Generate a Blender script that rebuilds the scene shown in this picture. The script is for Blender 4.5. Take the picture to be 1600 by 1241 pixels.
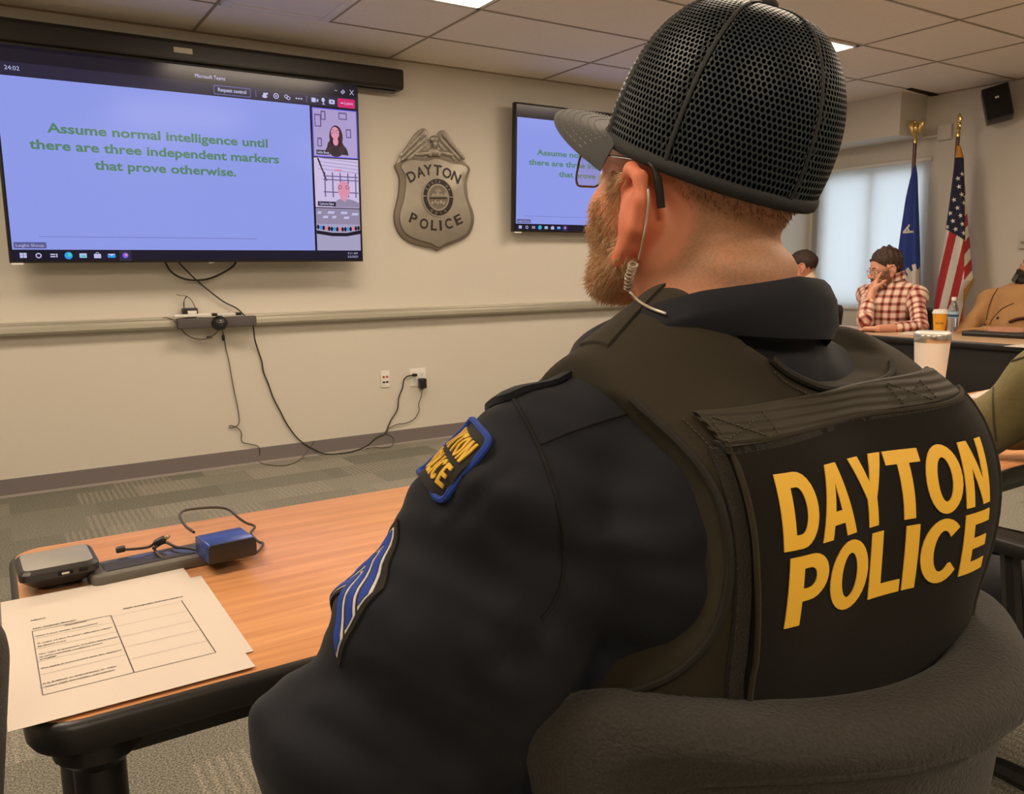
import bpy, bmesh, math, random
import numpy as np
from mathutils import Matrix, Vector, Euler
random.seed(7); RNG = np.random.default_rng(11)
for o in list(bpy.data.objects): bpy.data.objects.remove(o)
SC = bpy.context.scene; COL = SC.collection
PI = math.pi
# ---------------------------------------------------------------- camera, world, exposure
CAM_Z = 1.208; FPX = 1272.4
_yaw, _pit, _rol = math.radians(32.594), math.radians(8.935), math.radians(-0.642)
_cy, _sy, _cp, _sp = math.cos(_yaw), math.sin(_yaw), math.cos(_pit), math.sin(_pit)
CF = np.array([_sy*_cp, _cy*_cp, -_sp]); _r = np.array([_cy, -_sy, 0.0]); _u = np.cross(_r, CF)
CR = math.cos(_rol)*_r + math.sin(_rol)*_u; CU = -math.sin(_rol)*_r + math.cos(_rol)*_u
cam_data = bpy.data.cameras.new('camera'); cam_data.sensor_width = 36; cam_data.lens = 36*FPX/1600
cam_data.clip_start = 0.02
cam = bpy.data.objects.new('camera', cam_data); COL.objects.link(cam)
M = Matrix.Identity(4)
for i in range(3):
    M[i][0], M[i][1], M[i][2] = CR[i], CU[i], -CF[i]
M[2][3] = CAM_Z
cam.matrix_world = M
SC.camera = cam
SC.view_settings.view_transform = 'Standard'; SC.view_settings.look = 'None'
SC.view_settings.gamma = 1; SC.view_settings.use_curve_mapping = False
SC.view_settings.exposure = 0.0
world = bpy.data.worlds.new('daylight'); SC.world = world; world.use_nodes = True
world.node_tree.nodes['Background'].inputs[0].default_value = (0.86, 0.93, 1.0, 1)
world.node_tree.nodes['Background'].inputs[1].default_value = 3.3
PANEL_COLOR = (1.0, 0.81, 0.61); PANEL_POWER = 16.5
def at(px, py, Y):                      # point of the plane y = Y seen at a pixel of the photograph
    d = CF + CR*(px-800)/FPX - CU*(py-620.5)/FPX
    return np.array([0, 0, CAM_Z]) + d*(Y/d[1])
def at_x(px, py, X):
    d = CF + CR*(px-800)/FPX - CU*(py-620.5)/FPX
    return np.array([0, 0, CAM_Z]) + d*(X/d[0])
def at_z(px, py, Z):
    d = CF + CR*(px-800)/FPX - CU*(py-620.5)/FPX
    return np.array([0, 0, CAM_Z]) + d*((Z-CAM_Z)/d[2])
def P(px, py, dep):                     # point at a depth along the view
    return np.array([0, 0, CAM_Z]) + (CF + CR*(px-800)/FPX - CU*(py-620.5)/FPX)*dep
# ---------------------------------------------------------------- materials
def lin(c):
    return tuple((x/12.92 if x <= .04045 else ((x+.055)/1.055)**2.4) for x in c)
def rgb(r, g, b): return lin((r/255, g/255, b/255))
MATS = {}
def mat(name, col, rough=.6, metal=0, emit=None, estr=0, bump=None, var=None, spec=.5, trans=0, sheen=0, alpha=1, coat=0, sss=0):
    if name in MATS: return MATS[name]
    m = bpy.data.materials.new(name); m.use_nodes = True; nt = m.node_tree
    b = nt.nodes['Principled BSDF']
    b.inputs['Base Color'].default_value = (*col, 1); b.inputs['Roughness'].default_value = rough
    b.inputs['Metallic'].default_value = metal; b.inputs['Specular IOR Level'].default_value = spec
    b.inputs['Transmission Weight'].default_value = trans; b.inputs['Alpha'].default_value = alpha
    b.inputs['Sheen Weight'].default_value = sheen; b.inputs['Coat Weight'].default_value = coat
    if sheen: b.inputs['Sheen Roughness'].default_value = .4
    if sss:
        b.inputs['Subsurface Weight'].default_value = sss; b.inputs['Subsurface Radius'].default_value = (.01, .004, .002)
    if emit: b.inputs['Emission Color'].default_value = (*emit, 1); b.inputs['Emission Strength'].default_value = estr
    tc = nt.nodes.new('ShaderNodeTexCoord')
    if var:                              # (scale, amount): soft mottling of the base colour
        n = nt.nodes.new('ShaderNodeTexNoise'); n.inputs['Scale'].default_value = var[0]; n.inputs['Detail'].default_value = 5
        mx = nt.nodes.new('ShaderNodeMix'); mx.data_type = 'RGBA'; mx.blend_type = 'MIX'
        k0, k1 = 1-var[1], 1+var[1]
        mx.inputs[6].default_value = (*[x*k0 for x in col], 1); mx.inputs[7].default_value = (*[min(1, x*k1) for x in col], 1)
        nt.links.new(tc.outputs['Object'], n.inputs['Vector']); nt.links.new(n.outputs[0], mx.inputs[0])
        nt.links.new(mx.outputs[2], b.inputs['Base Color'])
    if bump:                             # (scale, strength, distance)
        n = nt.nodes.new('ShaderNodeTexNoise'); n.inputs['Scale'].default_value = bump[0]; n.inputs['Detail'].default_value = 3
        bp = nt.nodes.new('ShaderNodeBump'); bp.inputs['Strength'].default_value = bump[1]; bp.inputs['Distance'].default_value = bump[2]
        nt.links.new(tc.outputs['Object'], n.inputs['Vector']); nt.links.new(n.outputs[0], bp.inputs['Height'])
        nt.links.new(bp.outputs[0], b.inputs['Normal'])
    MATS[name] = m; return m
def emi(name, col, s=1.0, coat=True):    # a patch of a lit screen: emits, with the gloss of its glass
    if name in MATS: return MATS[name]
    return mat(name, (.004, .004, .004), .16, emit=col, estr=s, spec=.3)
class N:                                  # small node helper
    def __init__(s, m): s.nt = m.node_tree; s.b = s.nt.nodes['Principled BSDF']
    def new(s, t, **k):
        n = s.nt.nodes.new(t)
        for a, v in k.items(): setattr(n, a, v)
        return n
    def link(s, a, b): s.nt.links.new(a, b)
    def math(s, op, a, b=None, c=None):
        n = s.nt.nodes.new('ShaderNodeMath'); n.operation = op
        for i, x in enumerate((a, b, c)):
            if x is None: continue
            if isinstance(x, (int, float)): n.inputs[i].default_value = x
            else: s.nt.links.new(x, n.inputs[i])
        return n.outputs[0]
    def mix(s, f, a, b):
        n = s.nt.nodes.new('ShaderNodeMix'); n.data_type = 'RGBA'
        for i, x in ((0, f), (6, a), (7, b)):
            if isinstance(x, (int, float)): n.inputs[i].default_value = x
            elif isinstance(x, tuple): n.inputs[i].default_value = (*x, 1)
            else: s.nt.links.new(x, n.inputs[i])
        return n.outputs[2]
# ---------------------------------------------------------------- objects
def chain_inv(o):
    m = Matrix.Identity(4)
    while o: m = o.matrix_basis @ m; o = o.parent
    return m.inverted()
def link(name, me, mats, parent=None, world=False):
    o = bpy.data.objects.new(name, me); COL.objects.link(o)
    for m in (mats if isinstance(mats, (list, tuple)) else [mats]): me.materials.append(m)
    if parent is not None:
        if world: me.transform(chain_inv(parent))
        o.parent = parent
    return o
def thing(name, label, cat, loc=(0, 0, 0), rz=0, group=None, rot=None):
    o = bpy.data.objects.new(name, None); COL.objects.link(o); o.empty_display_size = .05
    o.matrix_basis = Matrix.Translation(Vector([float(x) for x in loc])) @ (Euler(rot).to_matrix().to_4x4() if rot else Matrix.Rotation(rz, 4, 'Z'))
    return tag(o, label, cat, group)
def tag(o, label, cat, group=None):
    o['label'] = label; o['category'] = cat
    if group: o['group'] = group
    return o
def struct(o): o['kind'] = 'structure'; return o
def dup(root, loc, rz, label, group=None):
    def cp(o, par):
        c = o.copy(); COL.objects.link(c); c.parent = par
        for ch in list(o.children): cp(ch, c)
        return c
    r = root.copy(); COL.objects.link(r)
    for ch in list(root.children): cp(ch, r)
    r.matrix_basis = Matrix.Translation(Vector(loc)) @ Matrix.Rotation(rz, 4, 'Z'); r['label'] = label
    if group: r['group'] = group
    return r
class B:                                  # bmesh builder: several shapes -> ONE mesh object
    def __init__(s): s.bm = bmesh.new()
    def _fin(s, vs, fs, M, mi, smooth):
        if M is not None:
            for v in vs: v.co = M @ v.co
        for f in fs: f.material_index = mi; f.smooth = smooth
    def box(s, c, d, M=None, mi=0, bev=0, seg=2, rz=0):
        t = bmesh.new(); bmesh.ops.create_cube(t, size=1)
        for v in t.verts: v.co = Vector((v.co.x*d[0], v.co.y*d[1], v.co.z*d[2]))
        if bev: bmesh.ops.bevel(t, geom=t.edges[:], offset=bev, segments=seg, profile=.5, affect='EDGES')
        MM = Matrix.Translation(Vector([float(x) for x in c])) @ Matrix.Rotation(rz, 4, 'Z')
        if M is not None: MM = M @ MM
        s.merge(t, MM, mi, bev > 0); return s
    def merge(s, t, M=None, mi=0, smooth=True):
        mp = {}
        for v in t.verts: mp[v] = s.bm.verts.new(M @ v.co if M is not None else v.co)
        for f in t.faces:
            try:
                g = s.bm.faces.new([mp[v] for v in f.verts]); g.material_index = mi; g.smooth = smooth
            except ValueError: pass
        t.free()
    def mesh(s, vs, fs, M=None, mi=0, smooth=False):
        V = [s.bm.verts.new(M @ Vector([float(x) for x in v]) if M is not None else [float(x) for x in v]) for v in vs]
        for f in fs:
            try:
                g = s.bm.faces.new([V[int(i)] for i in f]); g.material_index = mi; g.smooth = smooth
            except ValueError: pass
        return s
    def tube(s, pts, r, n=8, mi=0, closed=False, M=None, flat=1.0, up=None):
        pts = [Vector([float(x) for x in p]) for p in pts]
        m = len(pts); rs = r if isinstance(r, (list, tuple)) else [r]*m
        ring = []; prev = None
        for i, p in enumerate(pts):
            a = pts[(i-1) % m] if (closed or i > 0) else p; b = pts[(i+1) % m] if (closed or i < m-1) else p
            t = (b-a).normalized() if (b-a).length > 1e-9 else Vector((0, 0, 1))
            if prev is None:
                ref = Vector(up) if up is not None else (Vector((0, 0, 1)) if abs(t.z) < .9 else Vector((1, 0, 0)))
                x = t.cross(ref).normalized()
            else:
                x = prev - t*prev.dot(t); x = x.normalized() if x.length > 1e-6 else t.orthogonal().normalized()
            prev = x; y = t.cross(x)
            ring.append([p + (x*math.cos(2*PI*k/n) + y*math.sin(2*PI*k/n)*flat)*rs[i] for k in range(n)])
        vs = [v for g in ring for v in g]; fs = []
        for i in range(m if closed else m-1):
            j = (i+1) % m
            for k in range(n): fs.append((i*n+k, i*n+(k+1) % n, j*n+(k+1) % n, j*n+k))
        if not closed: fs.append(tuple(range(n-1, -1, -1))); fs.append(tuple((m-1)*n+k for k in range(n)))
        return s.mesh(vs, fs, M, mi, True)
    def lathe(s, prof, n=24, M=None, mi=0, cap=True):
        vs = []; fs = []
        for r, z in prof:
            for k in range(n): vs.append((r*math.cos(2*PI*k/n), r*math.sin(2*PI*k/n), z))
        for i in range(len(prof)-1):
            for k in range(n): fs.append((i*n+k, i*n+(k+1) % n, (i+1)*n+(k+1) % n, (i+1)*n+k))
        if cap:
            fs.append(tuple(range(n-1, -1, -1))); fs.append(tuple((len(prof)-1)*n+k for k in range(n)))
        return s.mesh(vs, fs, M, mi, True)
    def prism(s, loop, h, M=None, mi=0, bev=0, smooth=False):   # polygon in xy extruded 0..h in z
        t = bmesh.new(); vs = [t.verts.new((x, y, 0)) for x, y in loop]; f = t.faces.new(vs)
        if f.calc_area() and f.normal.z > 0: f.normal_flip()
        e = bmesh.ops.extrude_face_region(t, geom=[f])
        for g in e['geom']:
            if isinstance(g, bmesh.types.BMVert): g.co.z += h
        bmesh.ops.recalc_face_normals(t, faces=t.faces[:])
        if bev: bmesh.ops.bevel(t, geom=[x for x in t.edges if x.calc_face_angle(0) > .6], offset=bev, segments=2, profile=.5, affect='EDGES')
        s.merge(t, M, mi, smooth or bev > 0); return s
    def done(s, name, mats, parent=None, world=False, recalc=True, autosmooth=.7):
        if recalc: bmesh.ops.recalc_face_normals(s.bm, faces=s.bm.faces[:])
        for e in s.bm.edges:
            if len(e.link_faces) == 2 and e.calc_face_angle(0) > autosmooth: e.smooth = False
        me = bpy.data.meshes.new(name); s.bm.to_mesh(me); s.bm.free()
        return link(name, me, mats, parent, world)
def spline(pts, n=8, closed=False):       # Catmull-Rom
    p = [np.array(q, float) for q in pts]; m = len(p); out = []
    rng = range(m) if closed else range(m-1)
    for i in rng:
        if closed: a, b, c, d = p[i-1], p[i], p[(i+1) % m], p[(i+2) % m]
        else: a, b, c, d = p[max(i-1, 0)], p[i], p[i+1], p[min(i+2, m-1)]
        for k in range(n):
            t = k/n
            out.append(.5*((2*b)+(c-a)*t+(2*a-5*b+4*c-d)*t*t+(3*b-a-3*c+d)*t**3))
    if not closed: out.append(p[-1])
    return out
def rrect(w, h, r, n=5, cx=0, cy=0):
    o = []
    for x, y, a in ((w/2-r, h/2-r, 0), (-w/2+r, h/2-r, 90), (-w/2+r, -h/2+r, 180), (w/2-r, -h/2+r, 270)):
        for k in range(n+1):
            t = math.radians(a+90*k/n); o.append((cx+x+r*math.cos(t), cy+y+r*math.sin(t)))
    return o
def curve2mesh(cu):
    o = bpy.data.objects.new('tmp', cu); COL.objects.link(o)
    bpy.context.view_layer.update()
    me = bpy.data.meshes.new_from_object(o.evaluated_get(bpy.context.evaluated_depsgraph_get()))
    vs = np.array([v.co[:] for v in me.vertices]); fs = [tuple(f.vertices) for f in me.polygons]
    bpy.data.objects.remove(o); bpy.data.curves.remove(cu); bpy.data.meshes.remove(me)
    return vs, fs
def text(body, bold=0.0, space=1.0, res=3):        # flat lettering, normalised: x centred, cap height 1
    cu = bpy.data.curves.new('t', 'FONT'); cu.body = body; cu.size = 1; cu.offset = bold; cu.resolution_u = res
    cu.space_character = space; cu.fill_mode = 'FRONT'
    vs, fs = curve2mesh(cu)
    vs[:, 0] -= (vs[:, 0].min()+vs[:, 0].max())/2
    return vs/0.73, fs
def loops(ls):                                      # polygon loops with holes -> flat mesh
    cu = bpy.data.curves.new('l', 'CURVE'); cu.dimensions = '2D'; cu.fill_mode = 'BOTH'
    for l in ls:
        s = cu.splines.new('POLY'); s.points.add(len(l)-1); s.use_cyclic_u = True
        for p, q in zip(s.points, l): p.co = (q[0], q[1], 0, 1)
    return curve2mesh(cu)
def cuts(vs, fs, step):                             # dice a flat mesh so that it can bend
    t = bmesh.new(); V = [t.verts.new([float(x) for x in v]) for v in vs]
    for f in fs:
        try: t.faces.new([V[i] for i in f])
        except ValueError: pass
    bmesh.ops.remove_doubles(t, verts=t.verts[:], dist=1e-6)
    for ax in (0, 1):
        lo, hi = min(v.co[ax] for v in t.verts), max(v.co[ax] for v in t.verts)
        x = math.ceil(lo/step)*step
        while x < hi:
            co = Vector((0, 0, 0)); no = Vector((0, 0, 0)); co[ax] = x; no[ax] = 1
            bmesh.ops.bisect_plane(t, geom=t.verts[:]+t.edges[:]+t.faces[:], plane_co=co, plane_no=no, dist=1e-7)
            x += step
    t.verts.index_update()
    out = np.array([v.co[:] for v in t.verts]), [tuple(v.index for v in f.verts) for f in t.faces]
    t.free(); return out
# ---------------------------------------------------------------- signed distance modelling
def V3(*a): return np.array(a, float)
def ln(a): return np.sqrt((a*a).sum(-1))
def sm(a, b, k):                                    # smooth union
    h = np.clip(.5+.5*(b-a)/k, 0, 1); return b*(1-h)+a*h-k*h*(1-h)
def smx(a, b, k): return -sm(-a, -b, k)
def cone(p, a, b, ra, rb):
    a, b = np.asarray(a, float), np.asarray(b, float); ba = b-a
    h = np.clip(((p-a)@ba)/(ba@ba), 0, 1); return ln(p-a-h[:, None]*ba)-(ra+(rb-ra)*h)
def chainr(p, pts, rs, k=.01):
    d = None
    for i in range(len(pts)-1):
        e = cone(p, pts[i], pts[i+1], rs[i], rs[i+1]); d = e if d is None else sm(d, e, k)
    return d
def ell(p, c, r, R=None):
    q = p-np.asarray(c, float)
    if R is not None: q = q@R
    r = np.asarray(r, float); k0 = ln(q/r); k1 = ln(q/(r*r)); return k0*(k0-1)/np.maximum(k1, 1e-9)
def boxd(p, c, hs, rd=0, R=None):
    q = p-np.asarray(c, float)
    if R is not None: q = q@R
    q = np.abs(q)-(np.asarray(hs, float)-rd)
    return ln(np.maximum(q, 0))+np.minimum(q.max(-1), 0)-rd
def rotz(a): c, s = math.cos(a), math.sin(a); return np.array([[c, -s, 0], [s, c, 0], [0, 0, 1.]])
def rotx(a): c, s = math.cos(a), math.sin(a); return np.array([[1., 0, 0], [0, c, -s], [0, s, c]])
def roty(a): c, s = math.cos(a), math.sin(a); return np.array([[c, 0, s], [0, 1., 0], [-s, 0, c]])
def poly2(u, v, loop):                              # signed distance to a 2-D polygon
    L = np.asarray(loop, float); n = len(L); d = np.full(u.shape, 1e9); ins = np.zeros(u.shape, bool)
    for i in range(n):
        a, b = L[i-1], L[i]; e = b-a; wx, wy = u-a[0], v-a[1]
        t = np.clip((wx*e[0]+wy*e[1])/max(e@e, 1e-12), 0, 1)
        d = np.minimum(d, (wx-t*e[0])**2+(wy-t*e[1])**2)
        c = ((a[1] > v) != (b[1] > v))
        with np.errstate(divide='ignore', invalid='ignore'):
            x = a[0]+(v-a[1])*(e[0])/(e[1] if abs(e[1]) > 1e-12 else 1e-12)
        ins ^= c & (u < x)
    d = np.sqrt(d); return np.where(ins, -d, d)
def bumps(p, f, seed):                              # smooth pseudo noise, about -1..1
    r = np.random.default_rng(seed); s = np.zeros(len(p))
    for k in range(6):
        w = r.normal(size=3); w /= np.linalg.norm(w); w = w*f*(.6+.9*r.random()); s += np.sin(p@w+r.random()*6.28)
    return s/3
def sdf_mesh(fn, lo, hi, h, newton=2):
    lo = np.asarray(lo, float); hi = np.asarray(hi, float); K = 4
    nc = np.maximum(np.ceil((hi-lo)/(h*K)).astype(int), 1); n = nc*K+1
    def ev(p):
        out = np.empty(len(p))
        for s in range(0, len(p), 200000): out[s:s+200000] = fn(p[s:s+200000])
        return out
    ax = [lo[i]+(np.arange(nc[i])+.5)*h*K for i in range(3)]
    cc = np.stack(np.meshgrid(*ax, indexing='ij'), -1).reshape(-1, 3)
    cd = ev(cc).reshape(nc); near = np.abs(cd) < h*K*1.35
    pad = np.pad(near, 1); nr = np.zeros_like(near)
    for dx in range(3):
        for dy in range(3):
            for dz in range(3):
                if abs(dx-1)+abs(dy-1)+abs(dz-1) <= 1: nr |= pad[dx:dx+nc[0], dy:dy+nc[1], dz:dz+nc[2]]
    near = nr
    F = np.empty(n); mk = np.zeros(n, bool)
    F[:-1, :-1, :-1] = np.repeat(np.repeat(np.repeat(cd, K, 0), K, 1), K, 2)
    F[-1] = F[-2]; F[:, -1] = F[:, -2]; F[:, :, -1] = F[:, :, -2]
    m = np.repeat(np.repeat(np.repeat(near, K, 0), K, 1), K, 2)
    mk[:-1, :-1, :-1] |= m; mk[1:, :-1, :-1] |= m; mk[:-1, 1:, :-1] |= m; mk[:-1, :-1, 1:] |= m; mk[1:, 1:, 1:] |= m; mk[1:, 1:, :-1] |= m; mk[1:, :-1, 1:] |= m; mk[:-1, 1:, 1:] |= m
    I = np.argwhere(mk); F[mk] = ev(lo+I*h)
    F[0] = np.abs(F[0])+1e-4; F[-1] = np.abs(F[-1])+1e-4; F[:, 0] = np.abs(F[:, 0])+1e-4; F[:, -1] = np.abs(F[:, -1])+1e-4; F[:, :, 0] = np.abs(F[:, :, 0])+1e-4; F[:, :, -1] = np.abs(F[:, :, -1])+1e-4
    S = F < 0
    cs = sum(S[a:n[0]-1+a, b:n[1]-1+b, c:n[2]-1+c].astype(np.int8) for a in (0, 1) for b in (0, 1) for c in (0, 1))
    cells = np.argwhere((cs > 0) & (cs < 8)); idx = np.full(n-1, -1, int); idx[tuple(cells.T)] = np.arange(len(cells))
    acc = np.zeros((len(cells), 3)); cnt = np.zeros(len(cells))
    for axx in range(3):
        o = [i for i in range(3) if i != axx]
        for a in (0, 1):
            for b in (0, 1):
                c0 = cells.copy(); c0[:, o[0]] += a; c0[:, o[1]] += b; c1 = c0.copy(); c1[:, axx] += 1
                f0, f1 = F[tuple(c0.T)], F[tuple(c1.T)]; x = (f0 < 0) != (f1 < 0)
                t = np.where(x, f0/np.where(x, f0-f1, 1), 0); q = c0.astype(float); q[:, axx] += t
                acc[x] += q[x]; cnt[x] += 1
    V = lo+acc/cnt[:, None]*h
    faces = []
    for axx in range(3):
        o = [(axx+1) % 3, (axx+2) % 3]
        sl0 = [slice(None)]*3; sl1 = [slice(None)]*3; sl0[axx] = slice(0, -1); sl1[axx] = slice(1, None)
        a, b = S[tuple(sl0)], S[tuple(sl1)]; e = np.argwhere(a != b)
        e = e[(e[:, o[0]] > 0) & (e[:, o[1]] > 0) & (e[:, o[0]] < n[o[0]]-1) & (e[:, o[1]] < n[o[1]]-1)]
        q = []
        for da, db in ((-1, -1), (0, -1), (0, 0), (-1, 0)):
            c = e.copy(); c[:, o[0]] += da; c[:, o[1]] += db; q.append(idx[tuple(c.T)])
        q = np.stack(q, 1); flip = ~a[tuple(e.T)]; q[flip] = q[flip][:, ::-1]; faces.append(q)
    faces = np.concatenate(faces); faces = faces[(faces >= 0).all(1)]
    for _ in range(newton):
        d = ev(V); g = np.stack([(ev(V+np.eye(3)[i]*h*.3)-ev(V-np.eye(3)[i]*h*.3))/(h*.6) for i in range(3)], 1)
        st = (d/np.maximum((g*g).sum(1), .25))[:, None]*g; L = ln(st); st *= np.minimum(1, h*.5/np.maximum(L, 1e-9))[:, None]; V = V-st
    return V, faces
def np_obj(name, V, Fc, mats, parent=None, world=True, smooth=True, attr=None):
    me = bpy.data.meshes.new(name); me.vertices.add(len(V)); me.vertices.foreach_set('co', np.asarray(V, np.float32).ravel())
    Fc = np.asarray(Fc); k = Fc.shape[1]; me.loops.add(len(Fc)*k); me.loops.foreach_set('vertex_index', Fc.astype(np.int32).ravel())
    me.polygons.add(len(Fc)); me.polygons.foreach_set('loop_start', np.arange(0, len(Fc)*k, k, dtype=np.int32))
    me.update(calc_edges=True)
    if smooth: me.polygons.foreach_set('use_smooth', np.ones(len(Fc), bool))
    for an, av in (attr or {}).items():
        av = np.asarray(av, np.float32)
        if av.ndim == 1: me.attributes.new(an, 'FLOAT', 'POINT').data.foreach_set('value', av)
        else: me.attributes.new(an, 'FLOAT_VECTOR', 'POINT').data.foreach_set('vector', av.ravel())
    me.validate()
    return link(name, me, mats, parent, world)
def grad(fn, p, e=1e-3):
    g = np.stack([fn(p+np.eye(3)[i]*e)-fn(p-np.eye(3)[i]*e) for i in range(3)], 1); return g/np.maximum(ln(g), 1e-9)[:, None]
def march(fn, o, d, off=0.0, n=60, tmax=1.2):       # sphere trace points o along d to the surface fn = off
    o = np.asarray(o, float); d = np.broadcast_to(np.asarray(d, float), o.shape); t = np.zeros(len(o))
    for _ in range(n): t = np.minimum(t+(fn(o+d*t[:, None])-off)*.8, tmax)
    return o+d*t[:, None]
# ================================================================= the room
D = 5.154; HC = 2.579; XR = 6.70; XL = -3.2; YB = -3.6; T = .6096; GX = 1.1427; GY = D-.579
m_wall = mat('wall_paint', (.68, .64, .56), .55, bump=(90, .12, .002), var=(1.5, .03))
m_ceil = mat('ceiling_tile', (.86, .79, .70), .9, bump=(260, .35, .002), var=(60, .07))
m_bar_shadow = mat('ceiling_grid_shadow', (.34, .27, .18), .5)  # brown darkened to carry the shadow line along the grid bars
m_base = mat('vinyl_base', (.20, .175, .175), .5, bump=(40, .05, .001))
m_base2 = mat('vinyl_base_toe', (.40, .36, .33), .5)
m_dark = mat('dark_void', (.006, .005, .004), .9)
m_black = mat('black_plastic', (.012, .011, .011), .42)
m_blackm = mat('black_matte', (.014, .012, .010), .75, bump=(400, .2, .001))
m_white = mat('white_plastic', (.78, .76, .70), .4)
m_alu = mat('tray_aluminium', (.36, .34, .27), .42, metal=.35)
m_cream = mat('cream_trim', (.62, .58, .50), .5)
m_chrome = mat('steel', (.62, .6, .56), .25, metal=1)
m_lamp = mat('lamp_diffuser', (.8, .8, .8), .5, emit=PANEL_COLOR, estr=PANEL_POWER)
# carpet: staggered tiles of several greys, some of them ribbed, all speckled
m_carpet = mat('carpet', (.2, .19, .16), .95, spec=.1)
n = N(m_carpet); tc = n.new('ShaderNodeTexCoord')
br = n.new('ShaderNodeTexBrick', offset=.37, squash=1.0); br.inputs['Scale'].default_value = 1
for k, v in dict(zip(('Brick Width', 'Row Height', 'Mortar Size'), (.62, .25, .0))).items(): br.inputs[k].default_value = v
br.inputs['Color1'].default_value = (.19, .185, .15, 1); br.inputs['Color2'].default_value = (.30, .285, .235, 1); br.inputs['Bias'].default_value = -.1
n.link(tc.outputs['Object'], br.inputs['Vector'])
br2 = n.new('ShaderNodeTexBrick', offset=.37); br2.inputs['Scale'].default_value = 1
for k, v in dict(zip(('Brick Width', 'Row Height', 'Mortar Size'), (.31, .25, .0))).items(): br2.inputs[k].default_value = v
br2.inputs['Color1'].default_value = (0, 0, 0, 1); br2.inputs['Color2'].default_value = (1, 1, 1, 1)
n.link(tc.outputs['Object'], br2.inputs['Vector'])
wv = n.new('ShaderNodeTexWave', bands_direction='X'); wv.inputs['Scale'].default_value = 11; wv.inputs['Distortion'].default_value = 1.6; wv.inputs['Detail Scale'].default_value = 5
n.link(tc.outputs['Object'], wv.inputs['Vector'])
sel = n.math('GREATER_THAN', br2.outputs['Color'], .62)
rib = n.math('MULTIPLY', sel, n.math('MULTIPLY', wv.outputs['Fac'], .55))
c1 = n.mix(rib, br.outputs['Color'], (.36, .33, .27))
ns = n.new('ShaderNodeTexNoise'); ns.inputs['Scale'].default_value = 210; ns.inputs['Detail'].default_value = 2
n.link(tc.outputs['Object'], ns.inputs['Vector'])
rp = n.new('ShaderNodeValToRGB'); rp.color_ramp.elements[0].position = .36; rp.color_ramp.elements[1].position = .66
rp.color_ramp.elements[0].color = (.42, .42, .42, 1); rp.color_ramp.elements[1].color = (1.5, 1.5, 1.5, 1)
n.link(ns.outputs[0], rp.inputs[0])
mu = n.new('ShaderNodeMix', data_type='RGBA', blend_type='MULTIPLY'); mu.inputs[0].default_value = 1
n.link(c1, mu.inputs[6]); n.link(rp.outputs[0], mu.inputs[7]); n.link(mu.outputs[2], n.b.inputs['Base Color'])
bp = n.new('ShaderNodeBump'); bp.inputs['Strength'].default_value = .6; bp.inputs['Distance'].default_value = .004
n.link(ns.outputs[0], bp.inputs['Height']); n.link(bp.outputs[0], n.b.inputs['Normal'])

def slab(name, c, d, m): return struct(B().box(c, d).done(name, m))
slab('floor', ((XL+XR)/2, (YB+D)/2, -.05), (XR-XL+.4, D-YB+.4, .1), m_carpet)
slab('ceiling', ((XL+XR)/2, (YB+D)/2, HC+.05), (XR-XL+.4, D-YB+.4, .1), m_ceil)
slab('wall_front', ((XL+XR)/2, D+.08, HC/2), (XR-XL+.32, .16, HC), m_wall)
slab('wall_left', (XL-.08, (YB+D)/2, HC/2), (.16, D-YB, HC), m_wall)
slab('wall_back', ((XL+XR)/2, YB-.08, HC/2), (XR-XL+.32, .16, HC), m_wall)
WY0, WY1, WZ0, WZ1 = 4.0, 5.03, .82, 2.04          # window opening in the right-hand wall
b = B()
b.box((XR+.08, (YB+WY0)/2, HC/2), (.16, WY0-YB, HC)); b.box((XR+.08, (WY1+D)/2, HC/2), (.16, D-WY1, HC))
b.box((XR+.08, (WY0+WY1)/2, WZ0/2), (.16, WY1-WY0, WZ0)); b.box((XR+.08, (WY0+WY1)/2, (WZ1+HC)/2), (.16, WY1-WY0, HC-WZ1))
struct(b.done('wall_right', m_wall))
SOFZ = float(at_x(1408, 210, 6.33)[2])
struct(B().box(((6.33+XR)/2, (4.05+D)/2, (SOFZ+HC)/2), (XR-6.33, D-4.05, HC-SOFZ)).done('trim_1', m_wall))
# grid of the suspended ceiling: thin bars painted as the shadow at the tile edges, along x every 2 ft, across every 4 ft
b = B(); W = .015; Z0 = HC-.0015
j = 0
ys = [GY-T*k for k in range(0, 14) if GY-T*k > YB]
for y in ys: b.box(((XL+XR)/2, y, Z0), (XR-XL, W, .004))
xs = [GX+T*i for i in (-6, -4, -2, 0, 2, 4, 6)] + [GX+T*7.36]
for x in xs: b.box((x, (YB+D)/2, Z0-.0004), (W, D-YB, .004))
b.box((GX+T, GY-T/2, Z0), (W, T, .004))
for y in (D,): b.box(((XL+XR)/2, y-.011, Z0-.001), (XR-XL, .022, .005))
b.box((XR-.011, (YB+D)/2, Z0-.001), (.022, D-YB, .005))
struct(b.done('trim_2', m_bar_shadow))
# gap in the ceiling where a tile is cut short beside the boxed-in duct
g = [at_z(x, y, HC-.004) for x, y in ((1416, 139.5), (1424, 138), (1471, 148.5), (1456, 150.5))]
struct(B().prism([(q[0], q[1]) for q in g], .006, Matrix.Translation((0, 0, HC-.007))).done('trim_3', m_dark))
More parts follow.
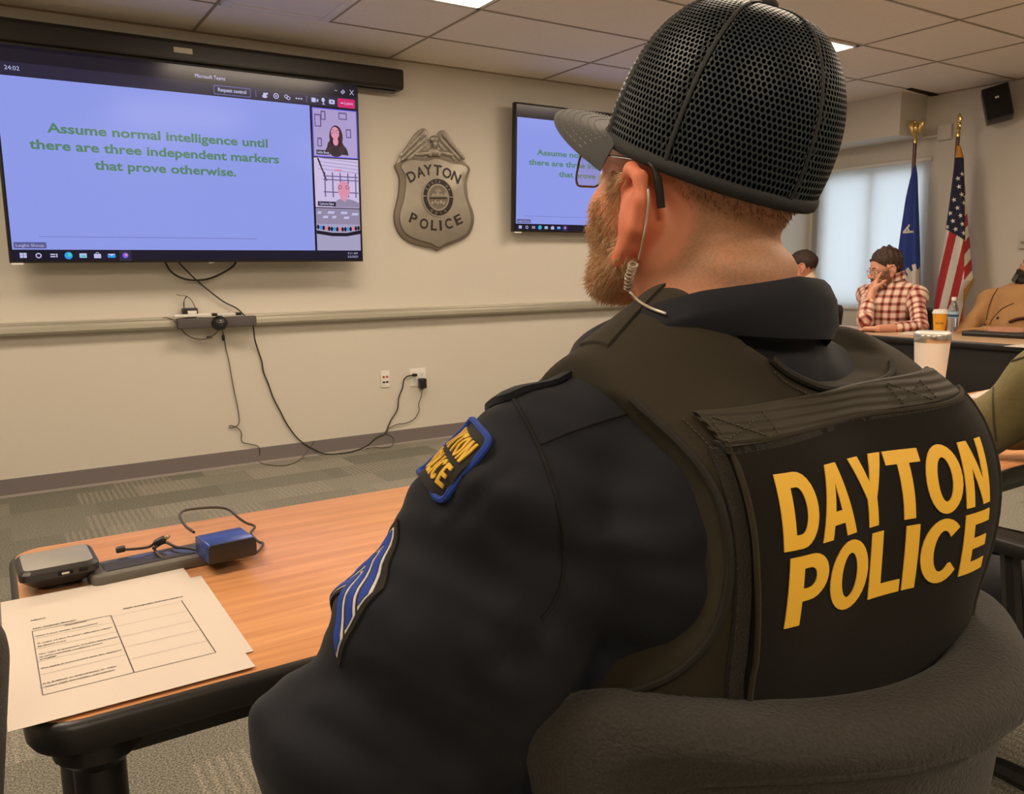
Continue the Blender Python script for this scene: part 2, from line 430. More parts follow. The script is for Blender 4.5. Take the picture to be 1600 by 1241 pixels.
# base boards
def baseboard(name, x0, x1, y0, y1, nx, ny):
    b = B(); L = math.hypot(x1-x0, y1-y0); a = math.atan2(y1-y0, x1-x0)
    Mx = Matrix.Translation((x0, y0, 0)) @ Matrix.Rotation(a, 4, 'Z')
    b.box((L/2, -.004, .05), (L, .008, .1), Mx, 0); b.box((L/2, -.009, .006), (L, .018, .012), Mx, 1)
    struct(b.done(name, [m_base, m_base2]))
baseboard('baseboard_front', XL, XR, D, D, 0, -1)
baseboard('baseboard_right', XR, XR, D, YB, -1, 0)
baseboard('baseboard_left', XL, XL, YB, D, 1, 0)
baseboard('baseboard_back', XR, XL, YB, YB, 0, 1)
# window behind the shade
w = thing('window_1', '', 'window', (XR+.06, (WY0+WY1)/2, (WZ0+WZ1)/2)); w['kind'] = 'structure'; del w['label']; del w['category']
b = B(); hw, hh = (WY1-WY0)/2, (WZ1-WZ0)/2
for sy in (-1, 0, 1): b.box((0, sy*(hw-.025), 0), (.06, .05, hh*2))
for sz in (-1, 1): b.box((0, 0, sz*(hh-.025)), (.06, hw*2, .05))
b.done('window_frame', m_white, w)
B().box((.01, 0, 0), (.006, hw*2-.08, hh*2-.08)).done('glass', mat('window_glass', (.95, .97, 1), .02, trans=1, spec=.5), w)
m_shade = mat('shade_cloth', (.80, .83, .84), .9)
n = N(m_shade); tr = n.new('ShaderNodeBsdfTranslucent'); tr.inputs[0].default_value = (.80, .88, .92, 1)
ms = n.new('ShaderNodeMixShader'); ms.inputs[0].default_value = .55; out = [x for x in n.nt.nodes if x.type == 'OUTPUT_MATERIAL'][0]
n.link(n.b.outputs[0], ms.inputs[1]); n.link(tr.outputs[0], ms.inputs[2]); n.link(ms.outputs[0], out.inputs[0])
s = thing('roller_shade', 'white roller shade pulled down over the window behind the blue flag', 'window shade', (XR-.02, (WY0+WY1)/2, WZ1+.03))
vs = []; fs = []; ny = 60
for i in range(ny+1):
    y = -hw-.02+(2*hw+.04)*i/ny; x = .004*math.sin(i*.55)*math.sin(i*.21)
    for z in (0, -1.0, -2*hh-.03): vs.append((x, y, z))
for i in range(ny):
    for k in (0, 1): fs.append((i*3+k, i*3+3+k, i*3+4+k, i*3+1+k))
B().mesh(vs, fs, smooth=True).done('cloth', m_shade, s)
B().tube([(0, -hw-.03, 0), (0, hw+.03, 0)], .018, 12).done('roller_tube', m_white, s)
B().box((0, 0, -2*hh-.03), (.012, 2*hw+.04, .025), bev=.004).done('hem_bar', m_white, s)
struct(B().box((XR-.012, WY1+.055, 1.2), (.024, .05, 2.1), bev=.004).done('trim_4', mat('grey_post', (.30, .31, .31), .5)))

# ceiling lights, in their tiles
def ceiling_light(i, j, label):
    t = thing('ceiling_light', label, 'ceiling light', (GX+T*(i+1), GY-T*(j+.5), HC), 0, 'recessed ceiling light panels')
    b = B(); w, h = 2*T-.03, T-.03
    for sx in (-1, 1): b.box((sx*(w/2-.012), 0, -.004), (.024, h, .012))
    for sy in (-1, 1): b.box((0, sy*(h/2-.012), -.004), (w, .024, .012))
    b.done('frame', m_white, t)
    B().box((0, 0, -.004), (w-.046, h-.046, .006)).done('diffuser', m_lamp, t)
ceiling_light(0, 1, 'lit white ceiling light panel cut by the top edge, left of the cap')
ceiling_light(4, 1, 'lit white ceiling light panel peeking out behind the black cap')
for i in (-4, 0, 4):
    for j in (5, 9): ceiling_light(i, j, 'lit white ceiling light panel out of the frame behind the camera')
ceiling_light(-4, 1, 'lit white ceiling light panel out of the frame to the left')
t = thing('ceiling_vent', 'square flat ceiling vent panel above the projector screen housing', 'ceiling vent', (GX+T*.5, GY-T*.5, HC))
m_vent = mat('vent_paint', (.80, .76, .74), .5)
b = B()
for sx in (-1, 1): b.box((sx*.265, 0, -.006), (.05, .58, .010), None, 0, .004); b.box((0, sx*.265, -.006), (.48, .05, .010), None, 0, .004)
b.done('frame', m_vent, t)
B().box((0, 0, -.0025), (.50, .50, .005)).done('face_plate', m_vent, t)

# ---------------------------------------------------------------- things on the front wall
# projector-screen housing
e = at(629, 108, D-.13); f = at(627, 140, D-.13)
ztop, zbot = float(e[2]), float(f[2])
t = thing('projector_screen', 'long black projector screen housing mounted above the large television', 'projector screen', (e[0], D-.075, zbot))
Lh = float(e[0])+1.2; hh_ = ztop-zbot
b = B(); b.prism(rrect(.13, hh_, .025, 4, 0, hh_/2), -Lh, Matrix(((0, 0, 1, 0), (1, 0, 0, 0), (0, 1, 0, 0), (0, 0, 0, 1))))
b.done('housing', mat('housing_black', (.016, .012, .008), .42, bump=(300, .1, .001)), t)
B().box((-Lh/2, .01, -.008), (Lh-.06, .03, .016), bev=.004).done('bottom_bar', mat('bar_grey', (.09, .08, .07), .35, metal=.4), t)
q = at(286, 79, D-.142)
B().box((q[0]-e[0], -.067, q[2]-zbot), (.10, .004, .030), bev=.002).done('badge_plate', mat('badge_plate', (.62, .56, .44), .4), t)
for dx in (-.3, -Lh+.3): B().box((dx, .058, hh_*.5), (.05, .03, .06)).done('wall_bracket', m_black, t)

# marker tray
z1 = .90
t = thing('marker_tray', 'long grey aluminium marker tray running along the front wall', 'marker tray', (1.75, D, z1))
X0, X1 = XL+.3, 6.2
prof = [(0, .045), (-.030, .047), (-.034, .040), (-.055, .034), (-.060, .020), (-.064, -.002), (-.058, -.016), (-.05, -.010), (-.05, .012), (-.03, .016), (0, .0)]
b = B(); b.prism(prof, X1-X0, Matrix(((0, 0, 1, X0-1.75), (1, 0, 0, 0), (0, 1, 0, 0), (0, 0, 0, 1))))
b.done('rail', m_alu, t)
B().box(((X0+X1)/2-1.75, -.014, .052), (X1-X0, .026, .010), bev=.002).done('top_cap', m_cream, t)

# outlets
def slot(b, x, z, w, h, mi): b.box((x, -.0075, z), (w, .003, h), None, mi, .0005)
c = at(601.5, 592.5, D); t = thing('wall_outlet', 'narrow white wall plate with red jacks, left of the double outlet', 'wall outlet', (c[0], D, c[2]))
B().prism(rrect(.068, .115, .006), .006, Matrix.Rotation(PI/2, 4, 'X'), 0, .0015).done('plate', m_white, t)
for dx in (-.012, .013): B().lathe([(.008, 0), (.008, .004), (.004, .005)], 12, Matrix.Translation((dx, -.005, .016)) @ Matrix.Rotation(PI/2, 4, 'X'), 0).done('jack', mat('jack_red', (.45, .08, .03), .4), t)
for dx in (-.012, .013): B().box((dx, -.0075, -.02), (.018, .004, .010)).done('jack', m_blackm, t)
c = at(652.5, 589.5, D); t = thing('wall_outlet', 'wide white double wall outlet with two black plugs in it', 'wall outlet', (c[0], D, c[2]))
B().prism(rrect(.125, .125, .006), .006, Matrix.Rotation(PI/2, 4, 'X'), 0, .0015).done('plate', m_white, t)
for k, dx in enumerate((-.03, .03)):
    b = B(); b.prism(rrect(.035, .075, .008), .003, Matrix.Translation((dx, -.005, 0)) @ Matrix.Rotation(PI/2, 4, 'X'), 0, .001)
    for dz in (-.018, .018):
        slot(b, dx-.006, dz+.003, .003, .009, 1); slot(b, dx+.006, dz+.003, .003, .008, 1); b.lathe([(.0025, 0), (.0025, .001)], 8, Matrix.Translation((dx, -.008, dz-.008)) @ Matrix.Rotation(PI/2, 4, 'X'), 1)
    b.done('socket', [m_white, m_dark], t)

# cables of the front wall
m_cab = mat('cable_dark', (.035, .028, .02), .5)
m_cab2 = mat('cable_grey', (.10, .085, .06), .5)
def wallpt(x, y, off=.012):
    p = at(x, y, D-off)
    return p if p[2] > .006 else at_z(x, y, .006)
def wcable(name, label, pts, r, m, cat='cable', offs=None, parts=None, group=None):
    q = [wallpt(x, y, (offs[i] if offs else .012)) for i, (x, y) in enumerate(pts)]
    t = thing(name, label, cat, q[0], 0, group)
    B().tube(spline(q, 6), r, 8).done('cord', m, t, True)
    for nm, (x, y), d, mm in (parts or []):
        B().box(at(x, y, D-.02), d, bev=min(d)*.25).done(nm, mm, t, True)
    return t
wcable('video_cable', 'black cable loop hanging below the large television', [(262, 398), (258, 408), (266, 423), (280, 433), (300, 438), (325, 436), (347, 427), (365, 415), (373, 400)], .006, m_cab, offs=[.05]*9)
wcable('electric_cable', 'long dark cable from the large television over the tray down to the outlet',
       [(270, 399), (277, 408), (305, 436), (335, 461), (352, 473), (370, 482), (384, 495), (393, 503), (396, 513), (398, 530), (403, 547), (409, 565), (412, 582), (420, 602), (427, 622), (438, 643), (449, 664), (463, 683), (476, 694), (490, 702), (512, 710), (545, 707), (571, 698), (588, 684), (603, 677), (606, 668), (612, 655), (621, 640), (623, 622), (629, 606), (631, 594), (637, 588), (648, 586)],
       .0045, m_cab, offs=[.05, .05, .04, .03, .025, .035, .05, .07, .075, .04]+[.012]*19+[.012, .014, .016, .018], parts=[('plug', (648, 586), (.03, .03, .02), m_black)])
wcable('electric_cable', 'thin cable from the black wall adapter looping down into the tangle at the base board',
       [(660, 606), (658, 620), (654, 632), (655, 641), (648, 654), (638, 660), (630, 662), (621, 663), (612, 667), (605, 671), (602, 677), (609, 680), (615, 686), (612, 697), (600, 700), (585, 699), (572, 701)], .003, m_cab2)
c = at(660, 599, D-.03); t = thing('power_adapter', 'small black power adapter plugged into the right of the double outlet', 'power adapter', (c[0], D-.03, c[2]))
B().box((0, 0, 0), (.048, .048, .07), bev=.006).done('body', m_black, t); B().box((0, .0, -.037), (.014, .014, .012), bev=.003).done('strain_relief', m_black, t)
wcable('camera_cable', 'thin grey cable hanging from the conference camera down to the carpet',
       [(348, 517), (350, 527), (353, 545), (358, 566), (362, 590), (366, 612), (371, 635), (374, 655), (372, 664), (365, 668), (359, 668), (360, 665), (370, 668), (377, 676), (378, 690), (390, 694), (402, 697), (406, 704), (406, 722), (425, 727), (447, 727), (466, 720), (479, 707), (491, 690)], .003, m_cab2, parts=[('connector', (349, 528), (.016, .016, .035), m_black)])
wcable('camera_cable', 'short grey cable looping under the conference camera left of its lens',
       [(245, 497), (262, 497), (274, 503), (283, 514), (293, 524), (308, 530), (324, 529), (336, 522), (343, 515)], .0035, m_cab2, offs=[.02, .03, .06, .08, .08, .07, .07, .08, .09], parts=[('connector', (327, 527), (.03, .016, .014), m_black)])

# conference camera on the tray
c = at(341, 505, D-.09)
t = thing('conference_camera', 'grey conference sound bar with a round black camera lens on the marker tray', 'webcam', (c[0], D-.06, z1+.058))
m_bar2 = mat('bar_fabric', (.10, .085, .085), .8, bump=(500, .3, .001))
B().box((-.005, -.03, -.045), (.455, .055, .062), bev=.008).done('speaker_bar', m_bar2, t)
B().box((-.13, -.02, .0), (.23, .05, .016), bev=.003).done('left_cover', m_white, t)
B().box((.05, -.02, .0), (.13, .05, .014), bev=.003).done('right_cover', m_white, t)
for dx in (-.022, .118): B().box((dx, -.03, .001), (.03, .05, .018), bev=.002).done('clip', m_black, t)
b = B(); b.lathe([(0.001, -.03), (.03, -.028), (.043, -.012), (.046, .0), (.043, .014), (.03, .03), (.022, .035)], 28, Matrix.Translation((c[0]-c[0]+.0, -.062, c[2]-z1-.058)) @ Matrix.Rotation(PI/2, 4, 'X'))
lens = b.done('lens_housing', m_black, t)
B().lathe([(.021, .034), (.017, .037), (.001, .039)], 24, Matrix.Translation((0, -.062, c[2]-z1-.058)) @ Matrix.Rotation(PI/2, 4, 'X')).done('lens', mat('lens_glass', (.02, .02, .03), .05, coat=1), t)
# power brick on the tray
c = at(297, 486, D-.04)
t = thing('power_brick', 'small black power brick with a white label standing on the tray', 'power adapter', (c[0], D-.03, z1+.058))
B().box((0, -.002, .022), (.085, .05, .042), bev=.006).done('body', m_black, t)
B().box((.008, -.028, .018), (.05, .002, .018)).done('label', m_white, t)
B().tube(spline([(-.03, 0, .04), (-.032, -.01, .075), (-.015, -.012, .11), (.01, -.012, .09), (.028, -.012, .05), (.03, -.01, .04)], 6), .0025, 6).done('cord', m_cab, t)
B().tube(spline([(-.03, 0, .04), (-.028, -.012, .09), (-.012, -.01, .112), (-.05, -.01, .118), (-.07, -.01, .125)], 6), .002, 6).done('loose_lead', m_cab2, t)

# ---------------------------------------------------------------- televisions
def flat2(vs, sx, sz, ox, oz, M):
    return [M @ Vector((float(v[0])*sx+ox, 0, float(v[1])*sz+oz)) for v in vs]
class Scr:                                        # things drawn on a screen: u,v in 0..1 of the lit area
    def __init__(s, w, h, y): s.w, s.h, s.y = w, h, y; s.k = 0
    def M(s, layer): return Matrix.Translation((-s.w/2, s.y-.0006*layer, -s.h/2))
    def poly(s, b, loop, layer, mi): b.mesh([(u*s.w, 0, v*s.h) for u, v in loop], [tuple(range(len(loop)))], s.M(layer), mi)
    def rect(s, b, u0, v0, u1, v1, layer, mi): s.poly(b, [(u0, v0), (u1, v0), (u1, v1), (u0, v1)], layer, mi)
    def rr(s, b, u0, v0, u1, v1, r, layer, mi):
        l = rrect((u1-u0)*s.w, (v1-v0)*s.h, r, 4, (u0+u1)/2*s.w, (v0+v1)/2*s.h); s.poly(b, [(x/s.w, z/s.h) for x, z in l], layer, mi)
    def disc(s, b, u, v, r, layer, mi, n=20, sx=1, sz=1, a0=0, a1=2*PI):
        s.poly(b, [(u+r*sx*math.cos(a0+(a1-a0)*k/n)/s.w, v+r*sz*math.sin(a0+(a1-a0)*k/n)/s.h) for k in range(n)], layer, mi)
    def ring(s, b, u, v, r, wd, layer, mi, n=20):
        vs = []; 
        for k in range(n):
            for q in (r, r-wd): vs.append((u*s.w+q*math.cos(2*PI*k/n), 0, v*s.h+q*math.sin(2*PI*k/n)))
        b.mesh(vs, [(2*k, 2*((k+1) % n), 2*((k+1) % n)+1, 2*k+1) for k in range(n)], s.M(layer), mi)
    def text(s, b, st, u, v, cap, layer, mi, bold=.0, width=None):     # centred; cap height and width as fractions
        vs, fs = text(st, bold); sx = cap*s.h
        if width: sx = width*s.w/(vs[:, 0].max()-vs[:, 0].min())
        b.mesh(flat2(vs, sx, cap*s.h, u*s.w, v*s.h, s.M(layer)), fs, None, mi)
e_slide = emi('screen_slide', rgb(150, 163, 245), .86); e_green = emi('screen_green', rgb(86, 134, 106), .9)
e_bar = emi('screen_toolbar', rgb(46, 42, 66), .8); e_dark = emi('screen_taskbar', rgb(20, 18, 44), .8)
e_icon = emi('screen_icon', rgb(196, 196, 240), .9); e_pink = emi('screen_button', rgb(206, 36, 104), 1.0)
e_line = emi('screen_line', rgb(120, 120, 205), .8); e_violet = emi('screen_violet', rgb(110, 95, 230), 1)
e_lilac = emi('screen_lilac', rgb(176, 160, 212), .9); e_lilac2 = emi('screen_lilac_dark', rgb(112, 92, 150), .8)
e_skin = emi('screen_skin', rgb(226, 150, 178), .9); e_hair = emi('screen_hair', rgb(58, 24, 44), .8); e_cloth = emi('screen_cloth', rgb(30, 20, 42), .8)
e_pale = emi('screen_pale', rgb(205, 190, 228), .95); e_cyan = emi('screen_cyan', rgb(40, 150, 230), 1); e_teal = emi('screen_teal', rgb(60, 200, 190), 1)
e_grey = emi('screen_grey', rgb(150, 140, 170), .9); e_rose = emi('screen_rose', rgb(238, 130, 150), .9); e_room = emi('screen_room', rgb(170, 165, 200), .9)
def taskbar(S, b, v, h, names=True, u0=.0):
    xs = [.028+.036*k for k in range(8)]
    for k, u in enumerate(xs):
        if k == 0:
            for a in (0, 1):
                for c_ in (0, 1): S.rect(b, u-.008+.0085*a, v-.011+.0125*c_, u-.0005+.0085*a, v+.0005+.0125*c_, 3, 0)
        elif k == 1: S.ring(b, u, v, .013*S.h, .005*S.h, 3, 0)
        elif k == 2:
            for dv in (-.008, .003): S.rect(b, u-.008, v+dv, u+.004, v+dv+.006, 3, 0)
            S.rect(b, u+.006, v-.009, u+.009, v+.010, 3, 0)
        elif k == 3: S.disc(b, u, v, .018*S.h, 3, 1); S.disc(b, u+.003, v+.004, .010*S.h, 4, 2)
        elif k == 4: S.rect(b, u-.009, v-.011, u+.009, v+.011, 3, 0); S.rect(b, u-.006, v-.008, u+.007, v+.002, 4, 2)
        elif k == 5: S.rect(b, u-.009, v-.013, u+.009, v+.008, 3, 0); S.ring(b, u, v+.008, .009*S.h, .003*S.h, 4, 0)
        elif k == 6: S.rect(b, u-.010, v-.011, u+.010, v+.009, 3, 1); S.poly(b, [(u-.010, v+.009), (u, v-.003), (u+.010, v+.009)], 4, 0)
        else: S.rect(b, u-.016, v-.028, u+.016, v+.028, 3, 4); S.disc(b, u, v+.001, .014*S.h, 4, 3); S.disc(b, u+.002, v+.003, .007*S.h, 5, 5)
SLIDE = ['Assume normal intelligence until', 'there are three independent markers', 'that prove otherwise.']
def television(label, x0, x1, z0, z1, yb, tilt, main):
    w, h = x1-x0, z1-z0
    t = thing('television', label, 'television', ((x0+x1)/2, yb, (z0+z1)/2), rot=(tilt, 0, 0))
    b = B(); b.box((0, .022, 0), (w, .044, h), bev=.006); b.box((0, .05, -.05), (w*.8, .02, h*.7), bev=.008)
    b.done('casing', m_black, t)
    B().box((0, (.055+D-yb-.004)/2, 0), (.5, D-yb-.004-.055, .4), bev=.004).done('wall_mount', m_black, t)
    B().box((-w/2+.035, -.001, -h/2-.004), (.055, .02, .010), bev=.001).done('corner_tag', m_white, t)
    B().box((.03, -.001, -h/2-.003), (.03, .012, .006)).done('logo_tab', mat('tv_logo', (.4, .4, .45), .3, metal=.8), t)
    bw = .010; lw, lh = w-2*bw, h-2*bw-.008; S = Scr(lw, lh, -.0012)
    b = B(); S.rect(b, 0, 0, 1, 1, 0, 0); scr = b.done('screen', emi('screen_black', rgb(20, 17, 36), .7), t)
    ttop = .862 if main else .90; tb = .052
    us = .845 if main else 1.0
    b = B(); S.rect(b, 0.004, tb, us-.004, ttop, 1, 0)
    S.rect(b, .07 if main else .05, tb+.062, .655, tb+.065, 2, 1); S.rr(b, .008, tb+.006, .085, tb+.036, .004, 2, 2)
    S.text(b, 'Leigha Shoup', .046, tb+.014, .014, 3, 3, .0, .066)
    b.done('slide', [e_slide, e_line, emi('screen_tag', rgb(92, 92, 150), .9), e_icon], scr)
    rows = ((.408, .615, .70), (.402, .533, .792), (.412, .450, .455)) if main else ((.455, .615, .70), (.455, .533, .79), (.46, .450, .455))
    for st, (u, v, wd) in zip(SLIDE, rows):
        b = B(); S.text(b, st, u, v, .046, 3, 0, .026, wd*(us if main else .98)); b.done('text_line', e_green, scr)
    b = B(); S.rect(b, 0, 0, 1, tb-.004, 1, 6); taskbar(S, b, .023, .03)
    S.text(b, '9:11 AM', .968, .030, .012, 3, 0, .0, .034); S.text(b, '3/2/2023', .968, .010, .012, 3, 0, .0, .036)
    b.done('taskbar', [e_icon, e_cyan, e_teal, e_violet, e_bar, e_rose, e_dark], scr)
    if not main: return t
    b = B(); S.rect(b, 0, ttop+.003, 1, .925, 1, 1); S.rect(b, 0, .925, 1, .985, 1, 2)
    S.text(b, 'Microsoft Teams', .545, .946, .020, 3, 0, .0, .085); S.text(b, '24:02', .045, .888, .020, 3, 0, .0, .034); S.ring(b, .008, .893, .016, .004, 3, 0)
    S.rr(b, .553, .872, .66, .918, .006, 2, 3); S.rr(b, .5545, .875, .6585, .915, .006, 3, 1); S.text(b, 'Request control', .606, .888, .019, 4, 0, .02, .082)
    for u in (.675, .832): S.rect(b, u, .877, u+.0015, .913, 2, 3)
    S.disc(b, .702, .897, .009, 3, 0); S.disc(b, .702, .886, .015, 3, 0, sz=.6); S.disc(b, .709, .901, .006, 3, 0)          # people
    S.ring(b, .737, .894, .016, .005, 3, 0); S.disc(b, .737, .894, .005, 3, 0)
    S.ring(b, .768, .897, .011, .004, 3, 0); S.ring(b, .775, .889, .011, .004, 4, 0)
    for k in range(3): S.disc(b, .800+.008*k, .893, .005, 3, 0, 10)
    S.rr(b, .848, .882, .862, .906, .004, 3, 0); S.poly(b, [(.863, .893), (.870, .904), (.870, .883)], 3, 0)
    S.disc(b, .886, .899, .010, 3, 0, sz=1.3); S.rect(b, .8855, .876, .888, .889, 3, 0); S.rect(b, .882, .875, .892, .878, 3, 0)
    S.rr(b, .905, .881, .924, .906, .006, 3, 0); S.disc(b, .9145, .893, .005, 4, 1)
    S.rect(b, .925, .957, .934, .960, 3, 0); S.ring(b, .954, .957, .012, .004, 3, 0, 4); S.ring(b, .951, .953, .012, .004, 4, 0, 4)
    for sg in (-1, 1): S.poly(b, [(.976-.0012, .957-sg*.014), (.976+.0012, .957-sg*.014), (.9885+.0012, .957+sg*.014), (.9885-.0012, .957+sg*.014)], 3, 0)
    b.done('toolbar', [e_icon, e_bar, emi('screen_title', rgb(34, 29, 44), .7), e_line], scr)
    b = B(); S.rr(b, .934, .868, .992, .918, .008, 3, 0); S.text(b, 'Leave', .971, .886, .019, 4, 1, .0, .028); S.disc(b, .948, .889, .011, 4, 1, 12, 1, .7, 0, PI); b.done('leave_button', [e_pink, e_icon], scr)
    # three video tiles
    b = B(); u0, u1 = .848, .997; V0, V1 = .585, .855
    S.rect(b, u0, V0, u1, V1, 1, 8); S.rect(b, u0+.003, V0+.005, u1-.003, V1-.005, 2, 0)
    for (a, c_, w_, h_) in ((.855, .75, .022, .07), (.862, .64, .015, .05), (.935, .80, .028, .04), (.958, .70, .018, .05), (.876, .79, .016, .05)):
        S.rect(b, a, c_, a+w_, c_+h_, 3, 1); S.rect(b, a+.003, c_+.006, a+w_-.004, c_+h_-.008, 4, 0)
    S.disc(b, .925, .60, .075, 5, 4, 24, 1, 1.0, 0, PI); S.disc(b, .924, .70, .043, 6, 3, 24, 1, 1.6); S.disc(b, .922, .64, .055, 6, 3, 24, 1, 1.0)
    S.disc(b, .921, .722, .027, 7, 2, 24, 1, 1.35); S.disc(b, .922, .675, .017, 7, 2, 16, 1, 1.6); S.poly(b, [(.906, .60), (.937, .60), (.929, .655), (.915, .655)], 7, 4)
    for du in (-.009, .009): S.ring(b, .921+du, .729, .012, .002, 8, 3, 14)
    S.rect(b, .917, .700, .926, .704, 8, 5); S.rect(b, .857, .596, .90, .622, 8, 4); S.text(b, 'Leigha Shoup', .879, .603, .014, 9, 7, .02, .038)
    b.done('video_tile', [e_lilac, e_lilac2, e_skin, e_hair, e_cloth, e_rose, e_grey, e_icon, e_violet], scr)
    b = B(); V0, V1 = .30, .578
    S.rect(b, u0, V0, u1, V1, 1, 0)
    for k in range(4): S.poly(b, [(.862, .575-.02*k), (.997, .560-.02*k), (.997, .566-.02*k), (.862, .581-.02*k)], 2, 1)
    for k in range(5): S.rect(b, .880+.026*k, .36, .884+.026*k, .50, 3, 2)
    for v in (.385, .455, .475): S.rect(b, .876, v, .995, v+.006, 4, 2)
    S.poly(b, [(.858, .575), (.864, .575), (.890, .45), (.886, .45)], 4, 4); S.rect(b, .915, .512, .94, .518, 4, 5)
    S.disc(b, .944, .405, .040, 6, 3, 24, 1, 1.3); S.rect(b, .934, .33, .955, .38, 6, 3); S.poly(b, [(.905, .303), (.997, .303), (.997, .330), (.975, .345), (.957, .352), (.945, .335), (.932, .352), (.918, .340)], 7, 6)
    for du in (-.012, .012): S.ring(b, .944+du, .418, .012, .003, 7, 4, 14)
    S.rect(b, .937, .380, .951, .384, 7, 5); S.rect(b, .943, .395, .9455, .41, 7, 5); S.rect(b, .855, .307, .915, .333, 8, 4); S.text(b, 'Catherine Baker', .885, .314, .014, 9, 7, .02, .05)
    b.done('video_tile', [e_pale, e_lilac, e_lilac2, e_skin, e_cloth, e_rose, e_grey, e_icon], scr)
    b = B(); V0, V1 = tb, .295
    S.rect(b, u0, V0, u1, V1, 1, 0); S.rect(b, u0, .205, u1, V1, 2, 1)
    for (a, c_, w_) in ((.852, .262, .012), (.886, .264, .022), (.93, .264, .022), (.968, .258, .022), (.87, .238, .016), (.90, .238, .014), (.94, .236, .018)): S.poly(b, [(a, c_), (a+w_, c_), (a+w_+.003, c_+.014), (a+.003, c_+.014)], 3, 2)
    S.poly(b, [(.848, .168), (.90, .155), (.95, .155), (.997, .172), (.997, .150), (.95, .135), (.90, .135), (.848, .148)], 3, 3)
    for k in range(16):
        u = .853+.0092*k; S.disc(b, u, .175+.012*abs((k-8)/8)**2, .011, 4, [3, 5, 3, 4, 3][k % 5], 10, .8, 1.3)
    b.done('video_tile', [e_room, e_grey, e_icon, e_cloth, e_rose, e_cyan], scr)
    return t
TVY = D-.20
television('large wall television showing a meeting slide with a column of video tiles', .1185, 2.056, 1.266, 2.352, TVY, math.radians(1.2), True)
television('smaller wall television right of the badge, partly hidden by the cap', 3.262, 4.88, 1.474, 2.372, D-.12, math.radians(2.6), False)

# ---------------------------------------------------------------- police badge on the wall
def bp_(x, y, off=0): return at(610+x/5.907, 190+y/5.907, D-off)
c = bp_(400, 640); bx, bz = c[0], c[2]
t = thing('wall_badge', 'large pewter police badge with eagle crest hanging between the televisions', 'wall plaque', (bx, D, bz))
m_pew = mat('pewter', (.36, .33, .28), .42, metal=.55, bump=(160, .15, .001), var=(14, .12)); m_pewd = mat('pewter_dark', (.21, .18, .14), .5, metal=.5, bump=(90, .3, .002))
m_ink = mat('badge_enamel', (.022, .012, .008), .4)
def bl(pts, off=.0): return [(q[0]-bx, q[2]-bz) for q in (bp_(x, y, off) for x, y in pts)]
MB = Matrix.Rotation(PI/2, 4, 'X')                 # xy loop -> xz plane, extruded toward -y
out = spline([(30, 405), (60, 490), (72, 560), (60, 690), (30, 820), (24, 900), (45, 990), (100, 1070), (180, 1120), (280, 1150), (380, 1170), (425, 1196), (470, 1165), (560, 1130), (680, 1075), (735, 1000), (756, 900), (742, 820), (705, 720), (692, 630), (690, 540), (718, 450), (700, 410), (640, 380), (540, 370), (405, 330), (300, 350), (160, 345), (110, 370)], 4, True)
inn = spline([(78, 415), (115, 500), (122, 590), (105, 720), (70, 850), (68, 920), (90, 990), (140, 1050), (240, 1095), (350, 1125), (420, 1160), (490, 1125), (590, 1090), (680, 1030), (715, 950), (716, 880), (690, 780), (660, 680), (655, 560), (690, 455), (640, 405), (545, 392), (405, 350), (300, 372), (165, 362)], 4, True)
b = B(); b.prism(bl([(p[0], p[1]) for p in out]), .030, MB, 0, .006); b.done('shield', m_pewd, t)
b = B(); b.prism(bl([(p[0], p[1]) for p in inn]), .010, Matrix.Translation((0, -.030, 0)) @ MB, 0, .003); b.done('face_plate', m_pew, t)
# eagle crest: wing bases and rows of feathers
wl = [(45, 400), (75, 330), (150, 220), (210, 130), (265, 75), (310, 68), (335, 100), (330, 150), (350, 190), (400, 175), (430, 120), (450, 88), (490, 86), (530, 130), (580, 210), (640, 310), (705, 420), (640, 385), (540, 372), (405, 335), (300, 352), (150, 345)]
b = B(); b.prism(bl([(p[0], p[1]) for p in spline(wl, 3, True)]), .020, MB, 0, .004)
def blob(b, x, y, rx, rz, ry, ang, off, mi=0):
    q = bp_(x, y); tt = bmesh.new(); bmesh.ops.create_uvsphere(tt, u_segments=10, v_segments=6, radius=1)
    k = .00464                                      # metres per crop pixel over 5.9
    MM = Matrix.Translation((q[0]-bx, -off, q[2]-bz)) @ Matrix.Rotation(ang, 4, 'Y') @ Matrix.Diagonal((rx*k/5.907*1.0, ry, rz*k/5.907*1.0, 1))
    b.merge(tt, MM, mi, True)
K = 1
for sgn, cx in ((-1, 385), (1, 405)):
    for row, (n_, r0, r1, ln_, wd) in enumerate(((8, 95, 250, 52, 15), (8, 110, 300, 72, 14), (7, 120, 330, 84, 13))):
        for k in range(n_):
            f_ = k/(n_-1)
            if sgn < 0: x = 282-190*f_+row*20; y = 118+190*f_+row*46-34*f_*row*.5
            else: x = 478+172*f_-row*18; y = 132+200*f_+row*44-32*f_*row*.5
            if y > 352: continue
            blob(b, x, y, wd, ln_*.55, .006, -sgn*(.45+.25*f_), .021+.004*(2-row))
blob(b, 390, 170, 48, 34, .022, 0, .03); blob(b, 392, 215, 30, 42, .022, 0, .032); blob(b, 385, 285, 60, 40, .016, 0, .028)
for dx in (-45, 45): blob(b, 390+dx, 300, 22, 34, .012, .4*(1 if dx > 0 else -1), .028)
for dx in (-1, 1): blob(b, 390+dx*110, 300, 75, 24, .012, -.15*dx*-1, .026)
b.done('eagle', [m_pew], t)
